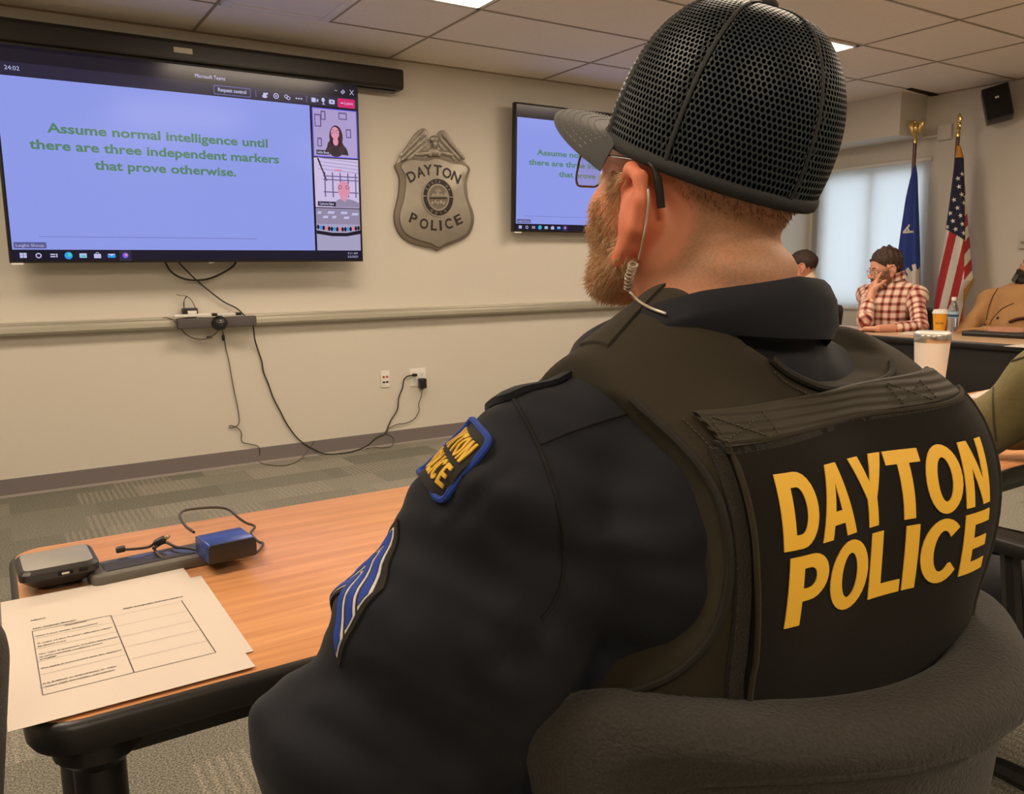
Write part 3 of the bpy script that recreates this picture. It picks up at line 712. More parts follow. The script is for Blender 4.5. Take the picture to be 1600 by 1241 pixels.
# seal
cq = bp_(414, 704); cx, cz = cq[0]-bx, cq[2]-bz
e1 = bp_(560, 704)[0]-bx-cx; e2 = cz-(bp_(414, 885)[2]-bz)
def ring3(b, r0, r1, y0, y1, mi, n=48, a0=0, a1=2*PI):
    vs = []; fs = []; full = abs(a1-a0-2*PI) < 1e-6; m = n if full else n+1
    for k in range(m):
        a = a0+(a1-a0)*k/n
        for r, y in ((r0, y0), (r0, y1), (r1, y1), (r1, y0)): vs.append((cx+e1*r*math.cos(a), -y, cz+e2*r*math.sin(a)))
    for k in range(n):
        j = (k+1) % m
        for q in range(4): fs.append((k*4+q, k*4+(q+1) % 4, j*4+(q+1) % 4, j*4+q))
    b.mesh(vs, fs, None, mi)
b = B(); ring3(b, .93, 1.0, .038, .047, 0); ring3(b, .60, .68, .038, .046, 0)
ring3(b, .0, .60, .038, .043, 1)
for a0, a1 in ((.08, PI-.08), (PI+.08-.1, 2*PI-.08+.1)): ring3(b, .68, .93, .038, .0435, 2, 40, a0, a1)
b.prism([(cx-e1*.55, cz-.004), (cx+e1*.5, cz+.002), (cx+e1*.5, cz-.008), (cx-e1*.55, cz-.012)], .047, MB, 2)
for k in range(4): b.prism([(cx-e1*(.45-.25*k), cz+e2*.03), (cx-e1*(.28-.25*k), cz+e2*(.22+.1*(k % 2))), (cx-e1*(.1-.25*k), cz+e2*.03)], .046, MB, 0)
for k in range(5): blob(b, 360+26*k, 760-(k % 2)*10, 12, 18, .004, .3, .044)
for k in range(7):
    a = PI*(.5+.1*(k-3)); b.prism([(cx+e1*.1*math.cos(a+.3), cz+e2*(.2+.1*math.sin(a+.3))), (cx+e1*.32*math.cos(a), cz+e2*(.2+.32*math.sin(a))), (cx+e1*.1*math.cos(a-.3), cz+e2*(.2+.1*math.sin(a-.3)))], .045, MB, 0)
b.done('state_seal', [m_pew, m_pewd, m_ink], t)
def arctext(b, st, centre, R, a0, a1, cap, off, mi, bold=0, flip=False, wid=.9, ell_=1.0):
    n_ = len(st)
    for k, ch in enumerate(st):
        if ch == ' ': continue
        vs, fs = text(ch, bold); a = a0+(a1-a0)*k/(n_-1)
        px, pz = centre[0]+R*math.cos(a), centre[1]+R*ell_*math.sin(a)
        rot = a-PI/2 if not flip else a+PI/2
        MM = Matrix.Translation((px, -off, pz)) @ Matrix.Rotation(-rot, 4, 'Y') @ MB
        v3 = [(v[0]*cap*wid, v[1]*cap, 0) for v in vs]
        b.mesh(v3, fs, MM, mi); b.mesh([(x, y, -.0015) for x, y, z in v3], [tuple(reversed(f)) for f in fs], MM, mi)
# DAYTON above, POLICE below: per-letter placement read off the plaque
def badge_word(b, st, pos, cap):
    for ch, (x, y, ang, w_) in zip(st, pos):
        vs, fs = text(ch, .028); q = bp_(x, y, .041)
        ww = vs[:, 0].max()-vs[:, 0].min()
        MM = Matrix.Translation((q[0]-bx, -.0415, q[2]-bz)) @ Matrix.Rotation(math.radians(ang), 4, 'Y') @ MB
        h_ = cap; k_ = w_/ww
        b.mesh([(v[0]*k_, (v[1]-.5)*h_, 0) for v in vs], fs, MM, 0)
pxm = (bp_(700, 700)[0]-bp_(100, 700)[0])/600; pzm = (bp_(400, 300)[2]-bp_(400, 900)[2])/600
b = B(); badge_word(b, 'DAYTON', [(193, 503, -28, 75*pxm), (275, 463, -16, 74*pxm), (348, 443, -6, 78*pxm), (436, 446, 4, 74*pxm), (522, 473, 14, 84*pxm), (607, 512, 26, 82*pxm)], 95*pzm)
b.done('lettering', m_ink, t); b = B(); badge_word(b, 'POLICE', [(213, 892, 22, 62*pxm), (311, 940, 14, 78*pxm), (402, 955, 4, 56*pxm), (463, 956, -2, 22*pxm), (536, 940, -12, 68*pxm), (625, 903, -24, 66*pxm)], 95*pzm)
b.done('lettering', m_ink, t)
def ringtext(st, a0, a1, flip):
    b = B()
    for k, ch in enumerate(st):
        if ch == ' ': continue
        vs, fs = text(ch, .02); a = math.radians(a0+(a1-a0)*k/(len(st)-1)); rr_ = .80
        px, pz = cx+e1*rr_*math.cos(a), cz+e2*rr_*math.sin(a); rot = a-PI/2 if not flip else a+PI/2
        MM = Matrix.Translation((px, -.0445, pz)) @ Matrix.Rotation(-rot, 4, 'Y') @ MB
        b.mesh([(v[0]*.014, (v[1]-.5)*.016, 0) for v in vs], fs, MM, 0)
    b.done('seal_lettering', m_pew, t)
ringtext('STATE OF', 150, 30, False); ringtext('OHIO', 238, 302, True)
# ================================================================= tables
m_wood = mat('table_wood', (.62, .29, .12), .32, spec=.35)
n = N(m_wood); tc = n.new('ShaderNodeTexCoord'); mp = n.new('ShaderNodeMapping'); mp.inputs['Scale'].default_value = (1.6, 26, 10)
nz = n.new('ShaderNodeTexNoise'); nz.inputs['Scale'].default_value = 2.2; nz.inputs['Detail'].default_value = 6; nz.inputs['Distortion'].default_value = .6
n.link(tc.outputs['Object'], mp.inputs[0]); n.link(mp.outputs[0], nz.inputs['Vector'])
rp = n.new('ShaderNodeValToRGB'); rp.color_ramp.elements[0].position = .3; rp.color_ramp.elements[1].position = .72
rp.color_ramp.elements[0].color = (.50, .215, .085, 1); rp.color_ramp.elements[1].color = (.70, .35, .155, 1)
n.link(nz.outputs[0], rp.inputs[0]); n.link(rp.outputs[0], n.b.inputs['Base Color'])
m_rub = mat('edge_rubber', (.016, .015, .014), .38)
TZ = .74
def table(label, x0, x1, y0, y1, z=TZ, wood=m_wood, panel=None, group=None):
    cx_, cy_ = (x0+x1)/2, (y0+y1)/2; w, d = x1-x0, y1-y0
    t = thing('conference_table', label, 'table', (cx_, cy_, 0), 0, group)
    B().prism(rrect(w-.008, d-.008, .045, 6), .032, Matrix.Translation((0, 0, z-.032)), 0, .003).done('tabletop', wood, t)
    ed = rrect(w-.012, d-.012, .046, 8); b = B()
    vs = []; fs = []; prof = [(.001, -.0005), (.006, -.002), (.010, -.008), (.011, -.018), (.010, -.030), (.005, -.038), (-.02, -.040)]
    m_ = len(ed)
    for k in range(m_):
        a, c = np.array(ed[k-1]), np.array(ed[(k+1) % m_]); tt = c-a; nn = np.array([tt[1], -tt[0]]); nn /= max(np.hypot(*nn), 1e-9)
        for o_, dz in prof: vs.append((ed[k][0]+nn[0]*o_, ed[k][1]+nn[1]*o_, z+dz))
    for k in range(m_):
        j = (k+1) % m_
        for q in range(len(prof)-1): fs.append((k*7+q, j*7+q, j*7+q+1, k*7+q+1))
    b.mesh(vs, fs, None, 0, True); b.done('edge_band', m_rub, t)
    for sx in (-1, 1):
        for sy in (-1, 1):
            b = B(); X, Y = sx*(w/2-.065), sy*(d/2-.055)
            b.lathe([(.046, z-.042), (.046, z-.062), (.032, z-.075), (.0275, z-.08), (.0275, .03), (.033, .025), (.033, 0)], 20, Matrix.Translation((X, Y, 0)))
            b.done('leg', m_black, t)
    if panel:
        px, py, sx_, sy_ = panel
        B().box((px, py, z-.21), (sx_, sy_, .34), bev=.004).done('modesty_panel', mat('panel_black', (.012, .010, .008), .6, bump=(200, .1, .001)), t)
    b = B()
    for sy in (-1, 1): b.box((0, sy*(d/2-.07), z-.062), (w-.2, .03, .04))
    b.done('apron_rail', m_black, t)
    return t
table('orange wood table with black rubber edge in front of the officer', -.005, 1.825, .922, 1.592)
table('next wood table to the right, carrying the white tumbler', 1.835, 3.665, .922, 1.592)
m_wood2 = mat('table_wood_far', (.50, .33, .20), .4, var=(9, .1))
table('far wood table with black front panel under the coffee cup and folder', 4.70, 5.32, 1.45, 3.30, .77, m_wood2, (-.27, 0, .018, 1.75), 'tables along the window side')
table('far wood table in front of the man in the plaid shirt', 4.70, 5.32, 3.315, 5.1, .77, m_wood2, (-.27, 0, .018, 1.7), 'tables along the window side')

# ================================================================= things on the near table
m_paper = mat('paper', (.62, .55, .48), .75)
m_print = mat('print_ink', (.05, .04, .04), .8)
def sheet(label, c4, z, curl=0):
    pts = [at_z(x, y, z) for x, y in c4]; o = sum(pts)/4
    t = thing('paper_sheet', label, 'paper', (o[0], o[1], z), 0, 'handout sheets on the table')
    nn = 12; vs = []; fs = []
    for i in range(nn+1):
        for j in range(nn+1):
            u, v = i/nn, j/nn
            p = (pts[0]*(1-u)+pts[1]*u)*(1-v)+(pts[3]*(1-u)+pts[2]*u)*v
            vs.append((p[0]-o[0], p[1]-o[1], curl*(max(0, .12-v)**2*8+max(0, u-.9)**2*12)))
    top = [(a[0], a[1], a[2]+.0005) for a in vs]
    k = nn+1
    for i in range(nn):
        for j in range(nn): fs.append((i*k+j, i*k+j+1, (i+1)*k+j+1, (i+1)*k+j))
    M_ = len(vs); allv = vs+top; f2 = fs+[tuple(M_+x for x in reversed(f)) for f in fs]
    bd = [i*k for i in range(k)]+[nn*k+j for j in range(1, k)]+[i*k+nn for i in range(nn-1, -1, -1)]+[j for j in range(nn-1, 0, -1)]
    for a, c in zip(bd, bd[1:]+bd[:1]): f2.append((a, c, M_+c, M_+a))
    B().mesh(allv, f2, None, 0, False).done('sheet', m_paper, t)
    return t, pts, o
sheet('blank lower handout sheet sticking out to the right under the printed one', [(22, 957), (314, 900), (396, 1018), (16, 1120)], TZ+.0012)
tS, pS, oS = sheet('printed handout with a two column form lying on the table corner', [(1, 942), (286, 887), (399, 1042), (12, 1145)], TZ+.0035)
def uv_of(x, y):
    q = at_z(x, y, TZ+.0042); e0 = pS[1]-pS[0]; e1_ = pS[3]-pS[0]
    A = np.array([e0[:2], e1_[:2]]).T; return np.linalg.solve(A, (q-pS[0])[:2])
def on_paper(u, v, h=.0010):
    a, c = pS[0]*(1-u)+pS[1]*u, pS[3]*(1-u)+pS[2]*u; p = a*(1-v)+c*v
    return (p[0]-oS[0], p[1]-oS[1], h)
b = B()
def pline(p0, p1, wd=.0007):
    a, c = np.array(on_paper(*p0)), np.array(on_paper(*p1)); dd = c-a; nn_ = np.array([-dd[1], dd[0], 0]); nn_ *= wd/2/np.linalg.norm(nn_)
    b.mesh([a-nn_, c-nn_, c+nn_, a+nn_], [(0, 1, 2, 3)])
gl = [tuple(uv_of(*q)) for q in ((50, 987), (66, 1087), (172, 962), (207, 1052), (282, 939), (333, 1021))]
def lerp(a, c, t_): return (a[0]+(c[0]-a[0])*t_, a[1]+(c[1]-a[1])*t_)
for i in (0, 2, 4): pline(gl[i], gl[i+1], .0012 if i else .0009)
for t_ in (0, .03, .225, .42, .6, .8, 1):
    if t_ in (0,): continue
    pline(lerp(gl[2], gl[3], t_), lerp(gl[4], gl[5], t_), .0005 if t_ < 1 else .001)
for t_ in (0, .14, .32, .52, .72, 1): pline(lerp(gl[0], gl[1], t_), lerp(gl[2], gl[3], t_), .0005 if 0 < t_ < 1 else .001)
b.done('form_grid', m_print, tS)
def ptext(st, u, v, wd, cap=.0026, bold=.05):
    vs, fs = text(st, bold, res=1); vs[:, 0] -= vs[:, 0].min(); k = wd/vs[:, 0].max()
    L = np.linalg.norm(pS[1]-pS[0]); H = np.linalg.norm(pS[3]-pS[0])
    B().mesh([on_paper(u+x*k/L, v-y*cap/H, .0012) for x, y, _ in vs], [tuple(f) for f in fs]).done('text_line', m_print, tS)
L0 = gl[0]; du, dv = gl[2][0]-gl[0][0], gl[1][1]-gl[0][1]
Lp = float(np.linalg.norm(pS[1]-pS[0]))
u0, v0 = L0; W0 = du*Lp
ptext('Name', u0+.00, v0-.095, .018, .0030, .06); ptext('Plain Language Exercise', u0+.005, v0-.015, W0*.55, .0030, .06)
ptext('Statement', u0+du*.40, v0+.015, W0*.28); ptext('What is your mobile documentation?', u0+.01, v0+.055, W0*.78)
ptext('A copy of the "Lease" effective "date"', u0+.012, v0+dv*.24, W0*.93); ptext('updated copy', u0+.012, v0+dv*.29, W0*.35)
ptext('The Ohio Department of Public Safety issues', u0+.012, v0+dv*.42, W0*.95); ptext('of environmental conditions noted', u0+.012, v0+dv*.465, W0*.75); ptext('weekly', u0+.012, v0+dv*.50, W0*.2)
ptext('The stylus is more potent than the claymore', u0+.012, v0+dv*.64, W0*.94)
ptext('It is fruitless to indoctrinate an older', u0+.012, v0+dv*.86, W0*.82); ptext('canine with innovative maneuvers', u0+.012, v0+dv*.905, W0*.78)
ptext('Plain Language Interpretation', gl[2][0]+.07, gl[2][1]-.03, W0*.85, .0030, .06)

# square speaker puck on a foot
c = at_z(88, 872, TZ+.04)
t = thing('speakerphone', 'square grey speakerphone on a round foot at the far left table corner', 'speakerphone', (c[0], c[1], TZ), math.radians(2))
m_sg = mat('device_grey', (.27, .26, .23), .45, var=(40, .06)); m_sd = mat('device_dark', (.025, .023, .021), .35)
S1 = [(rrect(.098, .094, .012, 4), .040), (rrect(.106, .102, .014, 4), .036), (rrect(.106, .102, .014, 4), .026), (rrect(.078, .074, .02, 4), .010)]
vs = []; fs = []; m_ = len(S1[0][0])
for lp, z in S1: vs += [(x, y, z) for x, y in lp]
for k in range(3):
    for q in range(m_): fs.append((k*m_+q, k*m_+(q+1) % m_, (k+1)*m_+(q+1) % m_, (k+1)*m_+q))
fs.append(tuple(range(m_))); fs.append(tuple(3*m_+q for q in range(m_)))
B().mesh(vs, fs, None, 0, False).done('body', m_sd, t)
B().prism(rrect(.092, .088, .011, 4), .0016, Matrix.Translation((0, 0, .0398)), 0, .0005).done('top_grille', m_sg, t)
B().lathe([(.032, 0), (.034, .003), (.030, .007), (.026, .012)], 28).done('foot', m_chrome, t)
b = B(); b.box((.006, -.0515, .031), (.020, .002, .006), None, 0, .0008); b.box((.030, -.0515, .031), (.012, .002, .005), None, 0, .0005); b.done('port', m_dark, t)
B().box((.006, -.0522, .031), (.010, .0015, .003)).done('connector_tongue', m_chrome, t)

# flat grey device, blue drive on top of it, and its cable
a0 = at_z(160, 880, TZ+.012); a1 = at_z(384, 858, TZ+.012); ang = math.atan2(a1[1]-a0[1], a1[0]-a0[0])
ang = math.radians(4.0)
L = float(np.linalg.norm(a1-a0))
cc = at_z(268, 868, TZ+.016); t = thing('presentation_switch', 'long flat grey device with glossy black inlay beneath the blue drive', 'electronic device', (cc[0], cc[1], TZ), ang)
B().prism(rrect(.245, .075, .014, 5), .018, None, 0, .004).done('shell', mat('device_taupe', (.13, .12, .10), .5), t)
B().prism(rrect(.19, .05, .004, 3, -.006, .004), .0012, Matrix.Translation((0, 0, .018)), 0, .0004).done('inlay', mat('gloss_inlay', (.055, .055, .07), .14), t)
c1 = at_z(352, 838, TZ+.050)
DA = math.radians(5)
t = thing('external_drive', 'blue external drive with black front lying on the flat grey device', 'hard drive', (c1[0], c1[1], TZ+.0195), DA)
m_blue = mat('drive_blue', (.035, .075, .32), .3, metal=.35)
dl = [(-.0385, .004), (-.0365, .0), (.0365, .0), (.0385, .004), (.0385, .026), (.0345, .031), (-.0345, .031), (-.0385, .026)]
B().prism(dl, -.062, Matrix.Translation((0, -.031, 0)) @ Matrix.Rotation(PI/2, 4, 'X'), 0, .0015).done('case', m_blue, t)
B().prism([(x*.985, y*.97+.0005) for x, y in dl], .003, Matrix.Translation((0, -.0308, 0)) @ Matrix.Rotation(PI/2, 4, 'X'), 0, .0008).done('front_cap', m_sd, t)
B().box((0, .0325, .016), (.074, .003, .026), bev=.001).done('rear_cap', m_sd, t)
vs, fs = text('VERITY', .02); b = B(); b.mesh([(x*.0042+.012, y*.006-.021, .0314) for x, y, _ in vs], fs); b.done('logo', mat('logo_grey', (.12, .16, .42), .4), t)
def tz(x, y, h): return at_z(x, y, TZ+h)
t = thing('usb_cable', 'black cable coiled around the blue drive with loose plugs', 'cable', tz(300, 860, .02))
cp_ = [tz(303, 832, .032), tz(290, 822, .036), tz(281, 808, .036), tz(286, 799, .034), tz(305, 795, .03), tz(338, 793, .026), tz(358, 797, .024), tz(371, 808, .024), tz(384, 817, .018), tz(398, 823, .012), tz(392, 834, .010), tz(403, 846, .006), tz(411, 850, .005), tz(403, 862, .006), tz(385, 868, .008), tz(350, 868, .010), tz(318, 862, .022), tz(295, 857, .025), tz(275, 855, .024), tz(258, 848, .024), tz(240, 857, .028)]
B().tube(spline(cp_, 8), .0024, 8).done('cord', m_cab, t, True)
cq_ = [tz(192, 859, .026), tz(210, 858, .028), tz(232, 855, .026), tz(243, 848, .028)]
B().tube(spline(cq_, 6), .0022, 8).done('cord', m_cab, t, True)
cr_ = [tz(240, 856, .022), tz(248, 868, .022), tz(262, 876, .014), tz(285, 873, .010), tz(312, 865, .010), tz(345, 868, .006), tz(388, 866, .006)]
B().tube(spline(cr_, 6), .0024, 8).done('cord', m_cab, t, True)
def plug(name, p0, p1, w, h, m, parent):
    p0, p1 = Vector([float(x) for x in p0]), Vector([float(x) for x in p1]); dx = (p1-p0); Lx = dx.length; X = dx.normalized(); Z = Vector((0, 0, 1)); Y = Z.cross(X).normalized(); Z = X.cross(Y)
    MM = Matrix(((X.x, Y.x, Z.x, (p0.x+p1.x)/2), (X.y, Y.y, Z.y, (p0.y+p1.y)/2), (X.z, Y.z, Z.z, (p0.z+p1.z)/2), (0, 0, 0, 1)))
    return B().box((0, 0, 0), (Lx, w, h), MM, 0, min(w, h)*.22).done(name, m, parent, True)
plug('plug', tz(241, 851, .028), tz(258, 842, .036), .015, .011, m_black, t); plug('plug_tip', tz(257, 842, .036), tz(264, 838, .040), .011, .006, mat('gold_tip', (.55, .42, .18), .3, metal=1), t)
plug('plug', tz(181, 860, .026), tz(196, 857, .027), .012, .009, mat('plug_brown', (.05, .04, .032), .4), t)

# ================================================================= things farther along the tables
def lz(prof, n=28, M=None, cap=True): return B().lathe(prof, n, M, 0, cap)
tp = P(1452, 600, 2.72); tx, ty = float(tp[0]), float(tp[1])
t = thing('tumbler', 'white insulated tumbler with steel rim behind the officer\'s shoulder', 'tumbler', (tx, ty, TZ))
lz([(.036, 0), (.040, .004), (.0545, .216)]).done('cup_body', mat('tumbler_white', (.80, .78, .72), .35), t)
lz([(.0550, .214), (.0568, .218), (.0568, .236), (.0555, .240)]).done('rim', m_chrome, t)
lz([(.0552, .238), (.056, .244), (.050, .249), (.02, .250), (.001, .250)]).done('lid', mat('lid_clear', (.70, .70, .66), .2), t)
FZ = .77
c = at_z(1467, 521, FZ); t = thing('coffee_cup', 'yellow paper coffee cup with a white lid on the far table', 'cup', (c[0], c[1], FZ))
lz([(.031, 0), (.031, .003), (.044, .128)]).done('paper_cup', mat('cup_yellow', (.80, .36, .02), .5), t)
lz([(.0465, .126), (.047, .133), (.043, .138), (.041, .150), (.036, .153), (.001, .151)]).done('lid', m_white, t)
vs, fs = text('McCafé', .02); b = B(); aa = math.atan2(-c[1], -c[0])
b.mesh([((.0385+.0006)*math.cos(aa+x*.0115/.0385), (.0385+.0006)*math.sin(aa+x*.0115/.0385), .062+y*.012) for x, y, _ in vs], fs); b.done('lettering', mat('cup_ink', (.25, .10, .02), .6), t)
c = at_z(1487, 519, FZ); t = thing('water_bottle', 'clear plastic water bottle with white cap beside the yellow cup', 'bottle', (c[0], c[1], FZ))
m_pet = mat('pet_plastic', (.93, .95, .97), .05, trans=.92, spec=.5)
lz([(.028, 0), (.032, .006), (.032, .03), (.030, .035), (.032, .04), (.032, .085), (.0335, .09), (.0335, .135), (.031, .15), (.022, .180), (.0135, .195), (.013, .205)]).done('bottle_body', m_pet, t)
lz([(.0145, .204), (.015, .207), (.015, .224), (.013, .227)]).done('cap', m_white, t)
lz([(.0340, .092), (.0343, .093), (.0343, .132), (.0340, .133)], cap=False).done('label_band', mat('bottle_label', (.35, .55, .72), .4), t)
b = B(); b.lathe([(.0346, .100), (.0346, .116)], 28, cap=False); t2 = b.done('label_stripe', mat('bottle_label_dark', (.03, .09, .16), .4), t)
c0, c1_, c2_, c3 = [at_z(x, y, FZ) for x, y in ((1506, 527), (1552, 531), (1660, 528), (1600, 516))]
o = at_z(1560, 525, FZ)
t = thing('portfolio', 'closed black leather portfolio lying on the far table', 'portfolio', (o[0], o[1]-.02, FZ), math.radians(95))
B().prism(rrect(.36, .27, .01, 3), .030, None, 0, .004).done('cover', mat('leather_black', (.014, .012, .011), .45, bump=(250, .2, .001)), t)
B().box((.0, -.012, .015), (.35, .26, .016)).done('pages', m_paper, t)
B().lathe([(.014, -.17), (.014, .17)], 12, Matrix.Translation((0, .125, .015)) @ Matrix.Rotation(PI/2, 4, 'Y')).done('spine', MATS['leather_black'], t)
c = at_z(1452, 522, FZ); t = thing('paper_sheet', 'white paper with a red print lying beside the yellow cup', 'paper', (c[0]-.02, c[1]+.05, FZ+.0005), math.radians(20))
B().prism(rrect(.28, .21, .002, 2), .001).done('sheet', m_paper, t); B().prism(rrect(.05, .03, .003, 2, -.02, .02), .0004, Matrix.Translation((0, 0, .001))).done('red_print', mat('print_red', (.6, .08, .05), .7), t)
c = at_z(1590, 540, FZ); t = tag(B().prism(rrect(.21, .28, .002, 2), .001, Matrix.Translation((c[0], c[1]-.12, FZ+.0005))).done('paper_sheet', m_paper), 'white paper in front of the black portfolio at the right edge', 'paper')
c = at_z(1514, 612, TZ); t = tag(B().prism(rrect(.28, .21, .002, 2), .001, Matrix.Translation((c[0], 1.46, TZ+.0008)) @ Matrix.Rotation(.15, 4, 'Z')).done('paper_sheet', m_paper), 'white paper on the table beside the olive jacket', 'paper')

# ================================================================= right-hand wall
def wall_speaker():
    xw = 6.50
    p = [at_x(x, y, xw) for x, y in ((1535.5, 138.5), (1575, 128.5), (1583, 178.5), (1543, 187.5))]
    o = sum(p)/4; ex = (p[1]-p[0]+p[2]-p[3])/2; ez = (p[0]-p[3]+p[1]-p[2])/2; w, h = np.linalg.norm(ex), np.linalg.norm(ez)
    t = thing('wall_speaker', 'black loudspeaker mounted high on the wall right of the flags', 'speaker', o, rot=(math.radians(-6), math.radians(-13), math.radians(-60)))
    B().box((0, .085, 0), (w*.97, .17, h), bev=.008).done('cabinet', m_black, t)
    B().box((0, -.004, .0), (w*.93, .012, h*.96), bev=.004).done('grille', mat('speaker_cloth', (.010, .008, .007), .9, bump=(600, .4, .001)), t)
    B().box((0, -.011, .03), (.025, .003, .014)).done('logo_plate', m_white, t)
    B().box((0, .15, .09), (.05, .10, .04), bev=.004).done('bracket', m_black, t)
wall_speaker()
c = at_x(1479.5, 207, XR); t = thing('junction_box', 'beige square junction box on the wall between the flag tops', 'junction box', (XR-.02, c[1], c[2]))
B().box((0, 0, 0), (.04, .11, .12), bev=.004).done('box', m_wall, t)
B().box((-.001, .14, -.02), (.02, .17, .022), bev=.002).done('raceway', m_cream, t)
c = at_x(1601, 375, XR); t = thing('wall_control', 'beige wall control plate at the right edge above the bearded man', 'wall control', (XR-.015, c[1]-.03, c[2]))
B().box((0, 0, 0), (.03, .12, .13), bev=.004).done('housing', m_cream, t); B().box((-.017, 0, -.02), (.006, .08, .02), bev=.001).done('slider', m_alu, t)

# ---------------------------------------------------------------- flags
m_pole = mat('pole_wood', (.10, .035, .015), .3); m_gold = mat('finial_gold', (.75, .55, .22), .25, metal=1)
m_red = mat('flag_red', (.42, .025, .03), .8, bump=(900, .2, .001)); m_fwh = mat('flag_white', (.72, .66, .58), .8, bump=(900, .2, .001))
m_navy = mat('flag_navy', (.012, .014, .04), .8); m_fringe = mat('flag_fringe', (.62, .28, .04), .8); m_cblue = mat('flag_blue', (.016, .045, .26), .75, bump=(900, .2, .001))
class Cloth:                                        # hanging bunch of cloth: rows of (left, right) edges, folded in depth
    def __init__(s, x0, rows, folds, amp, seed):
        s.x0 = x0; s.rows = rows; s.folds = folds; s.amp = amp; s.ph = seed
    def edge(s, py):
        ys = [r[0] for r in s.rows]; return np.interp(py, ys, [r[1] for r in s.rows]), np.interp(py, ys, [r[2] for r in s.rows])
    def pt(s, u, py, side=0, off=0):
        l, r = s.edge(py); px = l+(r-l)*u; q = at_x(px, py, s.x0)
        g = min(1, (r-l)/40); dpt = s.amp*g*(math.sin(u*s.folds*PI*2+s.ph)*.6+math.sin(u*s.folds*3.3+s.ph*2+py*.006)*.4)
        bulge = .10*g*math.sqrt(max(0, 1-(2*u-1)**2))
        k = 1 if side == 0 else -1
        dirv = np.array([-.85, -.53, 0])
        return q+dirv*(dpt*(1 if side == 0 else .5)+k*bulge+off)
    def u_of(s, px, py): l, r = s.edge(py); return (px-l)/max(r-l, 1e-6)
def cloth_grid(C, y0, y1, nu, nv, fcol, b):
    vs = []; fs = []; mi = []
    for side in (0, 1):
        base = len(vs)
        for j in range(nv+1):
            for i in range(nu+1): vs.append(C.pt(i/nu, y0+(y1-y0)*j/nv, side))
        for j in range(nv):
            for i in range(nu):
                q = (base+j*(nu+1)+i, base+j*(nu+1)+i+1, base+(j+1)*(nu+1)+i+1, base+(j+1)*(nu+1)+i)
                fs.append(q if side == 0 else q[::-1]); mi.append(fcol((i+.5)/nu, y0+(y1-y0)*(j+.5)/nv))
    V = [b.bm.verts.new([float(x) for x in v]) for v in vs]
    for f, m_ in zip(fs, mi):
        g = b.bm.faces.new([V[k] for k in f]); g.material_index = m_; g.smooth = True
    bmesh.ops.remove_doubles(b.bm, verts=b.bm.verts[:], dist=.0005)
def pole(t, px, ptop, x, kind):
    top = at_x(px, ptop, x); X, Y = top[0], top[1]
    B().tube([(X, Y, .02), (X, Y, top[2]-.16)], .0145, 14).done('pole', m_pole, t, True)
    b = B(); b.lathe([(.016, -.18), (.017, -.16), (.012, -.14), (.02, -.125), (.013, -.11), (.011, -.095)], 16, Matrix.Translation((X, Y, top[2])))
    if kind == 0:                                   # eagle with raised wings
        for c_, r_ in (((0, 0, -.06), (.024, .022, .045)), ((0, .012, -.012), (.013, .014, .016))):
            tt = bmesh.new(); bmesh.ops.create_uvsphere(tt, u_segments=12, v_segments=8, radius=1); b.merge(tt, Matrix.Translation((X+c_[0], Y+c_[1], top[2]+c_[2])) @ Matrix.Diagonal((*r_, 1)))
        for sg in (-1, 1):
            for k in range(4):
                tt = bmesh.new(); bmesh.ops.create_uvsphere(tt, u_segments=10, v_segments=6, radius=1)
                b.merge(tt, Matrix.Translation((X-.02*sg, Y+sg*(.018+.008*k), top[2]-.058+.006*k)) @ Matrix.Rotation(-sg*(.05+.06*k), 4, 'X') @ Matrix.Diagonal((.012, .011, .056-.004*k, 1)))
    else:                                           # spear head
        b.lathe([(.012, -.10), (.020, -.085), (.012, -.07), (.016, -.06), (.024, -.045), (.016, -.02), (.001, .0)], 6, Matrix.Translation((X, Y, top[2])) @ Matrix.Diagonal((.6, 1, 1.15, 1)))
        tt = bmesh.new(); bmesh.ops.create_uvsphere(tt, u_segments=10, v_segments=8, radius=.018); b.merge(tt, Matrix.Translation((X, Y, top[2]-.085)))
    b.done('finial', m_gold, t, True)
    B().lathe([(.15, 0), (.15, .012), (.12, .03), (.05, .05), (.024, .06), (.022, .13), (.016, .135)], 32, Matrix.Translation((X, Y, 0))).done('stand', m_gold, t, True)
    return X, Y
# city flag
t = thing('flag', 'blue city flag with white gear emblem on an eagle-topped pole', 'flag', (*at_x(1432, 189, 6.42)[:2], 0), group=None)
fx, fy = pole(t, 1432, 188, 6.42, 0)
Cb = Cloth(6.40, [(258, 1429, 1431.5), (275, 1423, 1434), (310, 1415, 1435), (350, 1409, 1436.5), (400, 1402, 1438), (470, 1397, 1438), (560, 1394, 1440), (700, 1396, 1440)], 1.6, .030, .6)
b = B(); cloth_grid(Cb, 258, 690, 40, 60, lambda u, y: 0, b); b.done('cloth', m_cblue, t, True, recalc=False)
b = B()                                             # white letter and gear, lying on the cloth
def onC(C, px, py, off=.006): return C.pt(min(max(C.u_of(px, py), 0.01), .99), py, 0, off)
vs, fs = text('A', .03); vs, fs = cuts(vs, fs, .12); aa = math.radians(62)
b.mesh([onC(Cb, 1417+(x*math.cos(aa)-(y-.5)*math.sin(aa))*15, 361+(x*math.sin(aa)+(y-.5)*math.cos(aa))*15) for x, y, _ in vs], fs)
vs, fs = text('N', .03); vs, fs = cuts(vs, fs, .12); aa = math.radians(72)
gear = []
for k in range(14):
    a = 2*PI*k/14
    for da, r_ in ((-.16, 21), (-.12, 28), (.10, 28), (.14, 21)): gear.append((1434+r_*1.0*math.cos(a+da), 447+r_*1.25*math.sin(a+da)))
gear = [(x, y) for x, y in gear]
vs, fs = loops([gear]); vs, fs = cuts(vs, fs, 2.5)
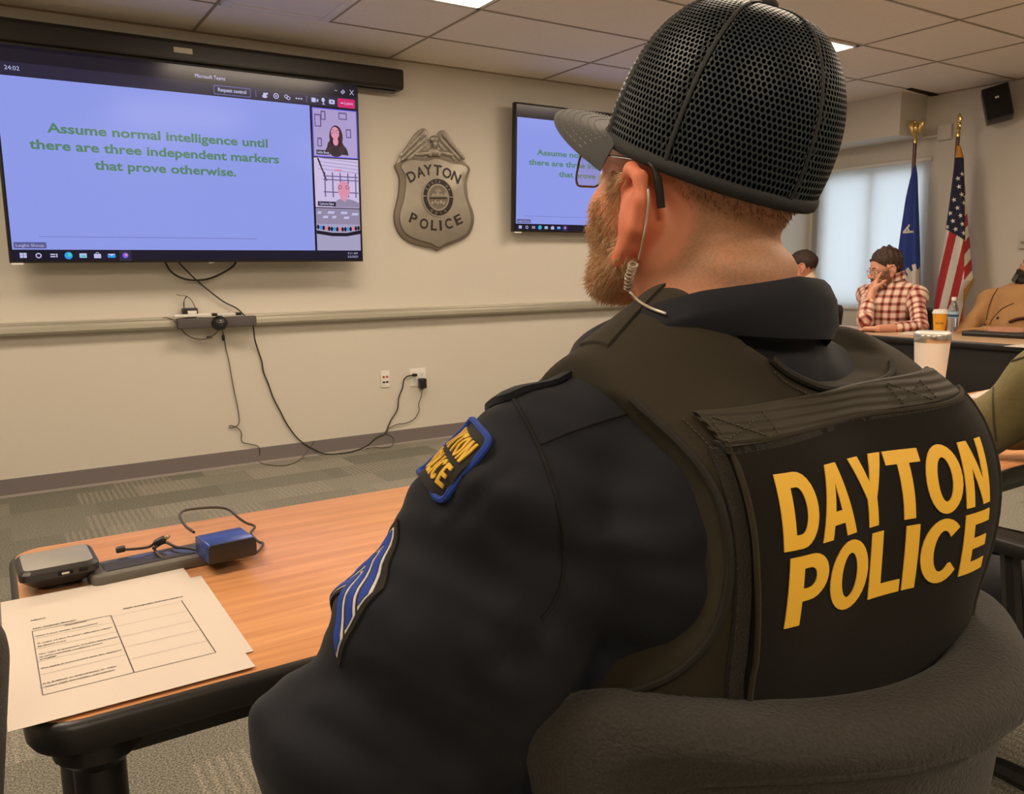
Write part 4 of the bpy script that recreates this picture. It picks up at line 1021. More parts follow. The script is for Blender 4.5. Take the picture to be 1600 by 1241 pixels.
keep = [f for f in fs if np.mean([vs[i][0] for i in f]) < 1436.8]
b.mesh([onC(Cb, min(x, 1437), y) for x, y, _ in vs], keep)
b.done('emblem', m_fwh, t, True)
# national flag
t = thing('flag', 'red white and blue stars and stripes flag with gold fringe on a spear-topped pole', 'flag', (*at_x(1499, 178, 6.44)[:2], 0))
fx, fy = pole(t, 1499.5, 176, 6.44, 1)
Cu_ = Cloth(6.41, [(228, 1495, 1501), (245, 1492.5, 1506), (280, 1488, 1507), (320, 1483, 1510), (360, 1477, 1514), (372, 1475, 1515), (420, 1467, 1519), (438, 1465, 1522), (470, 1460, 1507), (520, 1456, 1505), (600, 1452, 1504), (720, 1452, 1502)], 1.4, .035, 2.1)
BND = [(0, 1), (.20, 0), (.44, 1), (.62, 0), (.78, 1), (.90, 0)]
def uscol(u, y):
    l, r = Cu_.edge(y); px = l+(r-l)*u
    if y < 246: return 3
    cb = 357+(px-1475)*.62
    if y < cb and px < 1507: return 2
    if px > 1507-(y-330)*.02 and y > 330:           # fold turned forward on the right: slanted stripes
        k = (y+(px-1507)*1.1-338)/19.5
        if y > 452-(px-1505)*1.15: return 3
        return 0 if int(math.floor(k)) % 2 == 0 else 1
    k = (px-1468+(y-372)*.235)/12.2
    return 1 if int(math.floor(k)) % 2 == 0 else 0
b = B(); cloth_grid(Cu_, 228, 715, 110, 260, uscol, b); b.done('cloth', [m_red, m_fwh, m_navy, m_fringe], t, True, recalc=False)
b = B()
for (x, y) in ((1503, 273), (1497.5, 293), (1502, 305), (1490, 313), (1505.5, 318), (1495, 326), (1484, 334), (1499.5, 338), (1488, 346), (1502.5, 351), (1492, 359), (1504.5, 365), (1479, 355), (1508.5, 308), (1496, 280)):
    st = []
    for k in range(10):
        a = PI/2+PI*k/5+.25; r_ = 4.2 if k % 2 == 0 else 1.7; st.append((x+r_*math.cos(a), y-r_*math.sin(a)))
    b.mesh([onC(Cu_, px, py, .007) for px, py in st]+[onC(Cu_, x, y, .008)], [(k, (k+1) % 10, 10) for k in range(10)])
b.done('stars', mat('star_white', (.8, .76, .7), .7), t, True)
# ================================================================= people: signed-distance bodies
def hand_sdf(p, W, Y, Zd, side, curl=(.3, .35, .4, .45), thumb=.3, s=1.0, straight=None):
    # W wrist, Y along the hand, Zd back of the hand, side +1: thumb on the X side (X = Y x Zd)
    Y = np.asarray(Y, float); Y = Y/np.linalg.norm(Y); Zd = np.asarray(Zd, float); Zd = Zd-Y*(Zd@Y); Zd /= np.linalg.norm(Zd); X = np.cross(Y, Zd)*side
    q = (p-np.asarray(W, float))@np.stack([X, Y, Zd], 1)/s
    d = boxd(q, (0, .045, 0), (.038, .046, .014), .013)
    d = sm(d, ell(q, (.024, .03, -.010), (.018, .028, .014)), .01)
    bx_ = (.029, .0095, -.010, -.028); by_ = (.086, .091, .087, .077)
    Ls = ((.043, .026, .021), (.047, .029, .022), (.043, .027, .021), (.034, .021, .019))
    for i in range(4):
        pts = [np.array([bx_[i], by_[i]-.012, 0])]; a = 0
        for k in range(3):
            a += curl[i]*(.75, 1.1, .8)[k]; pts.append(pts[-1]+Ls[i][k]*np.array([.03*(1.5-i)*.6, math.cos(a), -math.sin(a)]))
        d = np.minimum(d, chainr(q, pts, (.0092, .0086, .0078, .0066), .002)) if i else sm(d, chainr(q, pts, (.0092, .0086, .0078, .0066), .002), .006)
    tp_ = [np.array([.026, .018, -.004]), np.array([.050, .046, -.010-.02*thumb]), np.array([.054+.004*thumb, .076, -.016-.035*thumb]), np.array([.048, .098, -.020-.05*thumb])]
    d = sm(d, chainr(q, tp_, (.0125, .0108, .0094, .0076), .004), .008)
    return d*s
def ear_sdf(q, sg, big=1.0, dz=(0, 0, 0)):
    q = q-np.asarray(dz, float); m = np.array([sg, 1, 1.]); e = (q*m-np.array([.074, -.004, -.008]))/big+np.array([.074, -.004, -.008])
    helix = [(.070, .014, .002), (.077, .014, .020), (.086, .004, .030), (.093, -.012, .026), (.096, -.020, .010), (.094, -.019, -.010), (.087, -.010, -.026), (.080, .001, -.040)]
    d = chainr(e, np.array(helix), (.0045, .0050, .0052, .0052, .0052, .0054, .0058, .0080), .004)
    d = sm(d, chainr(e, np.array([(.078, .004, .006), (.086, -.010, .010), (.086, -.010, -.012), (.078, -.001, -.030)]), (.0065, .0060, .0065, .0070), .010), .006)
    d = sm(d, chainr(e, np.array([(.073, -.004, .012), (.076, -.008, -.004), (.074, -.004, -.022)]), (.010, .014, .010), .012), .010)
    return d*big
def head_sdf(q, ear=1.0, dz=(0, 0, 0)):
    d = ell(q, (0, -.012, .035), (.076, .098, .088))
    d = sm(d, ell(q, (0, .030, -.035), (.061, .060, .078)), .03)
    a = q*np.array([-1, 1, 1.]); ab = np.where(q[:, :1] > 0, q, a)                # mirrored
    d = sm(d, cone(ab, (.052, -.004, -.045), (.028, .056, -.100), .018, .016), .025)
    d = sm(d, ell(q, (0, .072, -.098), (.024, .018, .018)), .02)
    d = sm(d, ell(ab, (.040, .052, -.030), (.026, .028, .024)), .02)
    d = sm(d, cone(ab, (.0, .079, .016), (.040, .071, .016), .010, .009), .014)
    d = smx(d, -ell(ab, (.032, .096, -.003), (.017, .015, .011)), .010)
    d = np.minimum(d, ell(ab, (.032, .0735, -.003), (.0122, .0122, .0122)))
    d = sm(d, cone(q, (0, .084, .006), (0, .106, -.030), .0075, .0105), .009)
    d = sm(d, ell(ab, (.012, .096, -.035), (.0075, .010, .0075)), .006)
    d = sm(d, ell(q, (0, .0885, -.063), (.022, .008, .0045)), .005); d = sm(d, ell(q, (0, .0870, -.0725), (.019, .008, .0050)), .005)
    if ear:
        d = np.minimum(d, sm(d, ear_sdf(q, 1, ear, dz), .006)); d = np.minimum(d, sm(d, ear_sdf(q, -1, ear, dz), .006))
    return d
def skin_mat(name, c, red=.25):
    return mat(name, c, .48, spec=.4, bump=(260, .12, .0015), var=(22, .10), sss=.12)
def hframe(az, pitch=0, roll=0): return rotz(-az)@rotx(pitch)@roty(roll)          # columns: right, forward, up
def plaid_mat():
    m = mat('plaid_cloth', (.7, .5, .4), .85, sheen=.2); n = N(m)
    at_ = n.new('ShaderNodeAttribute', attribute_name='puv'); sp = n.new('ShaderNodeSeparateXYZ'); n.link(at_.outputs['Vector'], sp.inputs[0])
    def band(o, lo, hi, per):
        f_ = n.math('FRACT', n.math('DIVIDE', o, per)); return n.math('MULTIPLY', n.math('GREATER_THAN', f_, lo), n.math('LESS_THAN', f_, hi))
    u, v = sp.outputs[0], sp.outputs[1]; per = .052
    red = n.math('MULTIPLY', n.math('ADD', band(u, .0, .48, per), band(v, .0, .48, per)), .5)
    blk = n.math('MULTIPLY', n.math('ADD', band(u, .12, .36, per), band(v, .12, .36, per)), .52)
    c = n.mix(red, (.78, .62, .50), (.52, .065, .03)); c = n.mix(blk, c, (.035, .018, .018))
    n.link(c, n.b.inputs['Base Color']); return m
def person(label, loc, rz, cfg):
    """A seated figure, local frame: floor origin below the seat, facing +Y."""
    S = cfg.get('s', 1.0); t = thing('person', label, 'person', loc, rz)
    lean = np.asarray(cfg.get('lean', (0, .02)), float); up = cfg.get('up', 0)
    pel = V3(0, 0, .57); chest = V3(lean[0]*.7, lean[1]*.7, .90+up); nb = V3(lean[0], lean[1]-.01, 1.10+up)
    ho = V3(*cfg['head']) if 'head' in cfg else nb+V3(0, .03, .165)
    HR = hframe(*cfg.get('look', (0, 0, 0))); sh = .185*cfg.get('wide', 1)
    shl = {1: nb+V3(sh, -.01, -.105), -1: nb+V3(-sh, -.01, -.105)}
    arms = cfg['arms']; belly = cfg.get('belly', 1.0)
    def torso(p, o=0):
        d = ell(p, pel+V3(0, 0, .02), (.185, .14*belly, .15)); d = sm(d, ell(p, (pel+chest)/2, (.165*belly, .125*belly, .20)), .08)
        d = sm(d, ell(p, chest, (.185, .125, .19)), .08)
        d = sm(d, cone(p, shl[-1], shl[1], .060, .060), .06); d = sm(d, np.minimum(cone(p, nb+V3(0, 0, -.03), shl[1], .060, .052), cone(p, nb+V3(0, 0, -.03), shl[-1], .060, .052)), .04); d = sm(d, cone(p, nb+V3(0, 0, -.02), nb+V3(0, 0, .02), .062, .056), .06)
        return d-o
    def arm(p, sd, o=0, upto=1.0):
        a = arms[sd]; e, w = V3(*a['elbow']), V3(*a['wrist']); w2 = e+(w-e)*upto
        d = cone(p, shl[sd], e, .049, .048); return sm(d, cone(p, e, w2, .046, .046-.016*upto), .02)-o
    def legs(p, o=0):
        d = None
        for sd in (-1, 1):
            kn = V3(sd*.13, .46, .50); an = V3(sd*.12, .44, .10)
            x = sm(cone(p, V3(sd*.09, .02, .53), kn, .085, .062), cone(p, kn, an, .058, .044), .02); d = x if d is None else np.minimum(d, x)
        return d-o
    def body(p):
        d = head_sdf((p-ho)@HR/S)*S; nk = cone(p, nb+V3(0, -.01, -.04), ho+HR@V3(0, -.02, -.045), .056, .054); d = sm(d, nk, .022)
        d = sm(d, torso(p, -.014), .02); d = np.minimum(d, legs(p, -.012))
        for sd in (-1, 1):
            a = arms[sd]; e, w = V3(*a['elbow']), V3(*a['wrist'])
            d = sm(d, cone(p, shl[sd], e, .046, .036), .02); d = sm(d, cone(p, e, w, .040, .026), .015)
            d = sm(d, hand_sdf(p, w, a['hdir'], a['hback'], a.get('hs', sd), a.get('curl', (.3, .35, .4, .45)), a.get('thumb', .3)), .010)
        return d
    V, Fc = sdf_mesh(body, (-.5, -.32, .02), (.5, .75, 1.5), .0065)
    np_obj('body', V, Fc, skin_mat(cfg['skin'][0], cfg['skin'][1]), t, world=False)
    top = cfg['top']; cut = cfg.get('sleeve', .93)
    def shirt(p):
        d = torso(p, .0)
        for sd in (-1, 1): d = sm(d, arm(p, sd, .004, cut), .055)
        d = d+.0035*bumps(p, 34, 3)+.002*bumps(p, 75, 5)
        return np.maximum(d, .50-p[:, 2])
    V, Fc = sdf_mesh(shirt, (-.5, -.34, .48), (.5, .75, 1.32), .009)
    attr = None
    if top[2]:
        segs = [(pel, nb, .16)]+[(shl[s_], V3(*arms[s_]['elbow']), .055) for s_ in (-1, 1)]+[(V3(*arms[s_]['elbow']), V3(*arms[s_]['wrist']), .045) for s_ in (-1, 1)]
        best = np.full(len(V), 1e9); uv = np.zeros((len(V), 3))
        for a, c, r_ in segs:
            ba = c-a; L_ = np.linalg.norm(ba); h = np.clip(((V-a)@ba)/L_**2, 0, 1); q = V-a-h[:, None]*ba; dd = ln(q)-r_*1.1
            ax = ba/L_; e1_ = np.cross(ax, (0, 1, 0.3)); e1_ /= np.linalg.norm(e1_); e2_ = np.cross(ax, e1_)
            k = dd < best; best[k] = dd[k]; uv[k] = np.stack([(V-a)@e1_, (V-a)@ax, 0*h], 1)[k]
        attr = {'puv': uv}
    np_obj(top[0], V, Fc, top[1], t, world=False, attr=attr)
    V, Fc = sdf_mesh(lambda p: np.maximum(np.minimum(legs(p), sm(legs(p), ell(p, pel, (.188, .145*belly, .14)), .03))+.003*bumps(p, 30, 8), np.maximum(p[:, 2]-.62, .11-p[:, 2])), (-.32, -.25, .08), (.32, .6, .68), .012)
    np_obj('trousers', V, Fc, mat('trousers_dark', (.03, .03, .035), .85), t, world=False)
    for sd in (-1, 1):
        V, Fc = sdf_mesh(lambda p: np.maximum(sm(ell(p, V3(sd*.12, .50, .045), (.046, .13, .045)), cone(p, V3(sd*.12, .43, .05), V3(sd*.12, .43, .11), .046, .042), .02), .002-p[:, 2]), (sd*.12-.07, .34, -.01), (sd*.12+.07, .66, .17), .011)
        np_obj('shoe', V, Fc, m_black, t, world=False)
    # collar
    cr = cfg.get('collar')
    if cr:
        b = B(); pts = []
        for k in range(17):
            a = -PI/2-PI*.82+2*PI*.82*k/16; pts.append((math.cos(a), math.sin(a)))
        vs = []; fs = []
        for k, (x, y) in enumerate(pts):
            fr = max(0, y); r0, r1, r2 = .068, .073, .098
            for r_, z in ((r0, .005), (r0+.002, .050-fr*.03), (r1+.004, .050-fr*.03), (r2+.012*fr, .0-fr*.03), (r2-.004, -.002-fr*.03)): vs.append(nb+V3(x*r_, y*r_*1.0-.005, z+cfg.get('cz', .016)))
        for k in range(16):
            for q in range(4): fs.append((k*5+q, k*5+q+1, k*5+6+q, k*5+5+q))
        b.mesh(vs, fs, None, 0, True); co_ = b.done('collar', cr, t)
        if top[2]:
            me = co_.data; A_ = me.attributes.new('puv', 'FLOAT_VECTOR', 'POINT'); A_.data.foreach_set('vector', np.array([(v.co.x*.9+v.co.y*.6, v.co.z+v.co.y*.3, 0) for v in me.vertices], np.float32).ravel())
    # hair, brows, eyes
    hc = cfg['hair']
    def hair(p):
        q = (p-ho)@HR/S; d = ell(q, (0, -.016, .046), (.083, .103, .090+hc.get('h', 0)))
        d = d+hc.get('curl', .003)*bumps(q, hc.get('f', 150), 4)
        d = np.maximum(d, -(q[:, 2]-hc.get('z0', -.004)-.95*q[:, 1])*.7)
        d = np.maximum(d, -(q[:, 2]+.075))
        ab = np.abs(q[:, 0]); d = np.maximum(d, -(np.sqrt((q[:, 1]+.0)**2+(q[:, 2]+.012)**2)-.034)+np.where(ab < .05, -1, 0))
        return d*S
    V, Fc = sdf_mesh(hair, ho-.15*S, ho+.15*S+V3(0, 0, hc.get('h', 0)), .0045)
    np_obj('hair', V, Fc, mat(hc['name'], hc['col'], .7, bump=(220, .6, .004)), t, world=False)
    for sd in (-1, 1):
        pts = [ho+HR@(V3(sd*x, y, z)*S) for x, y, z in ((.014, .0895, .020), (.030, .0855, .025), (.047, .072, .020))]
        B().tube(spline(pts, 4), [.002]+[.0034]*7+[.0015], 6).done('eyebrow', MATS[hc['name']], t)
        b = B(); ce = ho+HR@(V3(sd*.032, .0745, -.003)*S)
        tt = bmesh.new(); bmesh.ops.create_uvsphere(tt, u_segments=12, v_segments=8, radius=.0121*S); b.merge(tt, Matrix.Translation(Vector(ce)))
        fw = HR@V3(0, 1, 0); tt = bmesh.new(); bmesh.ops.create_uvsphere(tt, u_segments=10, v_segments=8, radius=.0062*S); b.merge(tt, Matrix.Translation(Vector(ce+fw*.0072*S)), 1)
        b.done('eye', [mat('eye_white', (.75, .70, .66), .3), mat('eye_iris', (.03, .02, .015), .2)], t)
    if cfg.get('beard'):
        bc = cfg['beard']
        def beard(p):
            q = (p-ho)@HR/S; d = head_sdf(q, 0)-bc.get('t', .009); d = d+.002*bumps(q, 200, 6)
            d = np.maximum(d, q[:, 2]+.030-.0*q[:, 1]-np.where(np.abs(q[:, 0]) > .05, .03, 0)); d = np.maximum(d, -(q[:, 1]-.0))
            d = np.maximum(d, -ell(q, (0, .092, -.068), (.020, .02, .009))); d = np.maximum(d, -ell(q, (0, .100, -.035), (.022, .03, .014)))
            ab = np.where(q[:, :1] > 0, q, q*np.array([-1, 1, 1.])); d = np.maximum(d, -ell(ab, (.038, .085, -.03), (.024, .04, .024)))
            return d*S
        V, Fc = sdf_mesh(beard, ho-.16*S, ho+.14*S, .0045)
        np_obj('beard', V, Fc, mat(bc['name'], bc['col'], .8, bump=(300, .6, .004)), t, world=False)
    if cfg.get('glasses'):
        gm = cfg['glasses']; g = B()
        for sd in (-1, 1):
            rim = [ho+HR@(V3(sd*(.033+.023*math.cos(a)*(1 if abs(math.cos(a)) < .9 else .97)), .0965-.006*math.cos(a), -.004+.0185*math.sin(a))*S) for a in np.linspace(0, 2*PI, 17)[:-1]]
            g.tube(rim, .0013, 6, closed=True)
            g.tube([ho+HR@(V3(*q)*S) for q in ((sd*.057, .092, .004), (sd*.076, .06, .006), (sd*.080, .0, .012), (sd*.079, -.012, .002))], .0014, 6)
        g.tube([ho+HR@(V3(x, .099, .002)*S) for x in (-.011, 0, .011)], .0012, 6)
        g.done('eyeglasses', gm, t)
    def on_cloth(px, off):                               # seam points: line of sight through the photograph onto the cloth
        c, s_ = math.cos(-rz), math.sin(-rz); RR = np.array([[c, -s_, 0], [s_, c, 0], [0, 0, 1.]])
        o = np.array([RR@(V3(0, 0, CAM_Z)-np.asarray(loc, float))]*len(px)); dd = np.array([RR@(P(x, y, 1)-V3(0, 0, CAM_Z)) for x, y in px]); dd /= ln(dd)[:, None]
        q = march(shirt, o, dd, off, 90, 9); return q[np.abs(shirt(q)-off) < .01]
    return t, on_cloth
# local helper: world point -> figure frame
def tolocal(loc, rz, w):
    c, s = math.cos(-rz), math.sin(-rz); d = np.asarray(w, float)-np.asarray(loc, float); return np.array([c*d[0]-s*d[1], s*d[0]+c*d[1], d[2]])
# the man in plaid, chin on hand, seen across the far table
hp = P(1383, 422, 5.75); az = math.radians(-92); rz = -az
PL = (hp[0]+.09, hp[1]-.02, 0)
hl = tolocal(PL, rz, hp); 
def LP(px, py, d): return tuple(tolocal(PL, rz, P(px, py, d)))
pa, info = person('person in red plaid shirt and glasses leaning on the far table, hand at cheek', PL, rz, dict(
    s=1.10, lean=(0, .05), up=.0, head=hl, look=(math.radians(32), math.radians(-8), 0), skin=('skin_fair', (.62, .30, .20)),
    arms={1: dict(elbow=LP(1352, 500, 5.45), wrist=LP(1362, 456, 5.50), hdir=tuple(np.array(LP(1371, 425, 5.58))-np.array(LP(1362, 458, 5.50))), hback=(.4, .9, .1), hs=1, curl=(.12, .9, 1.0, 1.0), thumb=.6),
          -1: dict(elbow=LP(1437, 512, 5.45), wrist=LP(1372, 514, 5.35), hdir=(1, .1, 0), hback=(0, 0, 1), hs=1, curl=(.3, .35, .4, .4))},
    top=('shirt', plaid_mat(), True), sleeve=.55, collar=MATS['plaid_cloth'],
    hair=dict(name='hair_brown', col=(.045, .022, .012), curl=.007, f=130, h=.012), glasses=mat('glasses_brown', (.06, .02, .015), .3),
    beard=dict(name='stubble_brown', col=(.20, .09, .05), t=.003)))
# man in cream shirt farther back, mostly hidden behind the officer's neck
hp = P(1252, 418, 6.4); rz = math.radians(80); CL = (hp[0]+.06, hp[1]-.0, 0)
pa2, _ = person('person in cream shirt farther back, half hidden behind the officer\'s neck', CL, rz, dict(
    s=1.05, lean=(0, .03), head=tolocal(CL, rz, hp), look=(math.radians(40), 0, 0), skin=('skin_rosy', (.60, .27, .18)), wide=1.05, belly=1.1,
    arms={s_: dict(elbow=(s_*.26, .16, .80), wrist=(s_*.10, .38, .82), hdir=(-s_, .5, 0), hback=(0, 0, 1), hs=s_*1) for s_ in (-1, 1)},
    top=('shirt', mat('shirt_cream', (.72, .56, .40), .8, sheen=.2), False), sleeve=.9, collar=mat('shirt_cream', (.72, .56, .40), .8),
    hair=dict(name='hair_dark', col=(.035, .018, .010), curl=.002, h=-.004)))
# bearded man in brown jacket leaning back at the right edge
hp = P(1609, 420, 5.15); rz = math.radians(100); BL_ = (hp[0]-.10, hp[1]-.02, 0)
pa3, pa3_cloth = person('person with dark beard in brown work jacket leaning back at the right edge', BL_, rz, dict(
    s=1.06, lean=(0, -.10), up=-.02, head=tolocal(BL_, rz, P(1623, 420, 5.15)), look=(math.radians(45), math.radians(18), 0), skin=('skin_brown', (.42, .20, .13)), wide=1.2, belly=1.25,
    arms={s_: dict(elbow=(s_*.30, .12, .74), wrist=(s_*.08, .28, .80), hdir=(-s_, .35, 0), hback=(0, .5, .8), hs=s_) for s_ in (-1, 1)},
    top=('jacket', mat('jacket_brown', (.36, .19, .07), .85, bump=(70, .4, .006), var=(12, .15)), False), sleeve=.9, cz=.034, collar=mat('collar_olive', (.055, .05, .03), .9),
    hair=dict(name='hair_black', col=(.012, .009, .007), curl=.002), beard=dict(name='beard_black', col=(.012, .009, .007), t=.010)))

m_seam = mat('jacket_seam', (.10, .05, .02), .9)
for pts in ([(1543, 516), (1550, 500), (1560, 488), (1570, 480), (1584, 474)], [(1562, 447), (1552, 462), (1545, 480), (1541, 500)]):
    q = pa3_cloth(spline(pts, 6), .001); B().tube(q, .0035, 6).done('seam', m_seam, pa3)
q = pa3_cloth([(1559, 497)], .001)[0]; tt = bmesh.new(); bmesh.ops.create_uvsphere(tt, u_segments=10, v_segments=6, radius=.009); b = B(); b.merge(tt, Matrix.Translation(Vector(q))); b.done('snap_button', m_black, pa3)
q = pa3_cloth(spline([(1577, 503), (1588, 499), (1600, 497), (1612, 496)], 6), .004); B().tube(q, .020, 8, flat=.5).done('pocket_edge', mat('pocket_maroon', (.10, .03, .02), .9), pa3)
# ================================================================= the officer in the foreground
PSI = math.radians(4); OT = V3(.572, .49, 0)                 # torso frame: x right, y forward
_fr = np.array([[math.cos(PSI), -math.sin(PSI), 0], [math.sin(PSI), math.cos(PSI), 0], [0, 0, 1.]]).T   # columns x, y, z
def TL(p): return (p-OT)@_fr
def TW(q): return OT+np.asarray(q, float)@_fr.T
NB = V3(-.037, .0, 1.12)                                      # neck base, torso frame
SHD = .95; HO = P(1078, 303, .745); HAZ = math.radians(-10); HR1 = hframe(HAZ, math.radians(15), 0); HRo = HR1*SHD      # HRo scales too
HRI = HR1/SHD
SHL, ELL_, WRL = V3(.338, .528, 1.035), V3(.207, .594, .818), V3(.40, .80, .745)
SHR = TW((.205, .03, 1.035)); ELR = V3(.87, .66, .80); WRR = V3(.67, .84, .765)
def torso_o(p):
    q = TL(p)
    d = boxd(q, (0, .02, .90), (.192, .132, .21), .105)
    d = sm(d, boxd(q, (-.005, .045, .68), (.232, .175, .19), .13), .07)
    d = sm(d, cone(q, (-.20, .03, 1.030), (.20, .03, 1.030), .066, .066), .05)
    d = sm(d, ell(q, (-.10, -.045, 1.00), (.10, .07, .10)), .03); d = sm(d, ell(q, (.10, -.045, 1.00), (.10, .07, .10)), .03)
    d = sm(d, cone(q, NB+V3(-.03, 0, .006), (-.175, .02, 1.05), .059, .058), .03)
    d = sm(d, cone(q, NB+V3(.04, 0, -.005), (.175, .02, 1.05), .058, .058), .03)
    return d
def arm_o(p, S_, E_, W_, r=.066):
    d = cone(p, S_, E_, r, r*.98); return sm(d, cone(p, E_, W_, r*.92, .043), .03)
def shirt_o(p):
    d = torso_o(p)
    d = sm(d, cone(p, TW(NB+V3(0, -.004, -.06)), TW(NB+V3(0, -.004, -.005)), .078, .069), .015); d = sm(d, arm_o(p, SHL, ELL_, WRL, .065), .030); d = sm(d, cone(p, V3(.345, .505, .96), V3(.31, .61, .775), .060, .088), .03); d = sm(d, arm_o(p, SHR, ELR, WRR, .066), .030)
    return d
_ax = (ELL_-SHL)/np.linalg.norm(ELL_-SHL)
CAMP = V3(0, 0, CAM_Z)
def view_on(fn, px, off=0.0):                                  # where the line of sight through a point of the photograph meets the cloth
    o = np.array([CAMP]*len(px)); d = np.array([P(x, y, 1)-CAMP for x, y in px]); d /= ln(d)[:, None]
    return march(fn, o+d*.30, d, off)
FOLDS = [(view_on(shirt_o, px), dep, wid) for px, dep, wid in (
    ([(882, 880), (876, 920), (858, 955), (838, 985), (800, 1030)], .013, .013), ([(868, 935), (840, 885), (800, 850)], .005, .010), ([(850, 960), (905, 992), (985, 1015), (1060, 1030)], .006, .012),
    ([(676, 800), (716, 752), (768, 706)], .0035, .007), ([(700, 828), (748, 775), (800, 736)], .0035, .007), ([(900, 820), (960, 800), (1050, 812)], .004, .012), ([(905, 900), (980, 880), (1090, 890)], .0045, .012),
    ([(480, 1075), (520, 1060), (580, 1068)], .004, .012), ([(440, 1130), (500, 1140), (590, 1190)], .005, .013), ([(640, 960), (700, 1000), (740, 1070)], .005, .014))]
def shirt_w(p):                                               # with creases
    d = shirt_o(p); q = p-SHL; t = q@_ax
    # long drag lines from the armpit over the sleeve, finer rumples near the elbow
    w = np.clip((.36-np.abs(t-.14))/.2, 0, 1)*np.clip((.36-ln(q-_ax*.12))/.2, 0, 1)
    g = np.sin(42*(q@V3(.62, -.45, .64))+5*np.sin(9*(q@V3(.3, .8, .5)))); f2 = np.sin(75*(q@V3(.45, -.2, .87))+4*np.sin(14*q[:, 0]))
    d = d+.0062*w*g*np.abs(g)+.0036*w*f2*np.clip((t-.08)/.15, 0, 1)
    near = (t > -.12) & (t < .55)
    if near.any():
        pn = p[near]; a_ = np.zeros(len(pn))
        for pts, dep, wid in FOLDS: a_ += dep*np.exp(-(np.maximum(chainr(pn, pts, [0]*len(pts), 1e-4), 0)/wid)**2)
        d[near] = d[near]+a_
    return d+.0030*bumps(p, 30, 21)+.0016*bumps(p, 75, 22)
m_shirt = mat('uniform_black', (.0125, .0145, .020), .82, sheen=.06, spec=.25, bump=(1400, .35, .0006))
m_vest = mat('vest_fabric', (.036, .030, .019), .85, sheen=.06, spec=.2, bump=(1300, .6, .0008))
m_vest2 = mat('vest_panel', (.012, .010, .008), .9, sheen=.05, spec=.2, bump=(1500, .5, .0008))
m_velcro = mat('velcro', (.020, .017, .012), 1, sheen=.1, bump=(700, 1, .002))
m_web = mat('webbing', (.036, .030, .018), .75, bump=(900, .3, .0006))
n = N(m_web); tc = n.new('ShaderNodeTexCoord'); wv = n.new('ShaderNodeTexWave', bands_direction='Z'); wv.inputs['Scale'].default_value = 55
n.link(tc.outputs['Object'], wv.inputs['Vector']); bp = n.new('ShaderNodeBump'); bp.inputs['Strength'].default_value = .9; bp.inputs['Distance'].default_value = .0015
n.link(wv.outputs['Fac'], bp.inputs['Height']); n.link(bp.outputs[0], n.b.inputs['Normal'])
m_thread = mat('stitch_thread', (.075, .064, .045), .8)
m_skin = mat('skin_ruddy', (.60, .245, .150), .5, spec=.4, bump=(330, .25, .0012), sss=.10)
n = N(m_skin); at1 = n.new('ShaderNodeAttribute', attribute_name='hairmask'); nz = n.new('ShaderNodeTexNoise'); nz.inputs['Scale'].default_value = 420; nz.inputs['Detail'].default_value = 2
tc = n.new('ShaderNodeTexCoord'); n.link(tc.outputs['Object'], nz.inputs['Vector']); nz2 = n.new('ShaderNodeTexNoise'); nz2.inputs['Scale'].default_value = 30; n.link(tc.outputs['Object'], nz2.inputs['Vector'])
base = n.mix(nz2.outputs[0], (.84, .37, .22), (.70, .27, .155))
f_ = n.math('MULTIPLY', at1.outputs['Fac'], n.math('ADD', .25, n.math('MULTIPLY', nz.outputs[0], .9)))
at2 = n.new('ShaderNodeAttribute', attribute_name='flush'); base = n.mix(n.math('MULTIPLY', at2.outputs['Fac'], .65), base, (.78, .20, .10))
n.link(n.mix(f_, base, (.34, .205, .115)), n.b.inputs['Base Color'])

OF = thing('person', 'seated officer in dark uniform, mesh cap and vest with yellow lettering, back turned', 'person', (float(OT[0]), float(OT[1]), 0))
# ---- body: one continuous surface
def legs_o(p, o=0):
    d = None
    for sd in (-1, 1):
        hp_, kn, an = TW((sd*.10, .04, .55)), TW((sd*.17, .47, .53)), TW((sd*.15, .42, .10))
        x = sm(cone(p, hp_, kn, .095, .068), cone(p, kn, an, .062, .045), .02); d = x if d is None else np.minimum(d, x)
    return d-o
def head_o(p):
    q = (p-HO)@HRI
    d = head_sdf(q, 1.16, V3(0, .000, -.020))
    for z_, r_ in ((-.050, .019), (-.085, .021)):             # rolls of the nape
        d = sm(d, ell(q, (0, -.080+(-.085-z_)*.25, z_), (.058, .026, r_)), .012)
    return d*SHD
def body_o(p):
    d = sm(torso_o(p)+.012, legs_o(p, -.01), .04)
    d = sm(d, np.minimum(arm_o(p, SHL, ELL_, WRL, .05), arm_o(p, SHR, ELR, WRR, .05)), .02)
    d = np.minimum(d, 1e9)
    k = p[:, 2] < .90
    if k.any():
        pk = p[k]; e = d[k]
        e = sm(e, hand_sdf(pk, WRL, TW((.2, .9, -.25))-OT, (0, 0, 1), 1, (.5, .55, .6, .65)), .012); e = sm(e, hand_sdf(pk, WRR, TW((-.3, .9, -.25))-OT, (0, 0, 1), -1, (.5, .55, .6, .65)), .012)
        d[k] = e
    k = p[:, 2] > 1.02
    if k.any():
        pk = p[k]; e = d[k]; nk = cone(pk, TW(NB+V3(0, -.005, -.03)), HO+HRo@V3(0, -.030, -.05), .068, .060)
        e = sm(e, sm(head_o(pk), nk, .028), .02); d[k] = e
    return d
V, Fc = sdf_mesh(body_o, (-.0, .15, .05), (1.05, 1.15, 1.46), .0042)
ql = (V-HO)@HRI
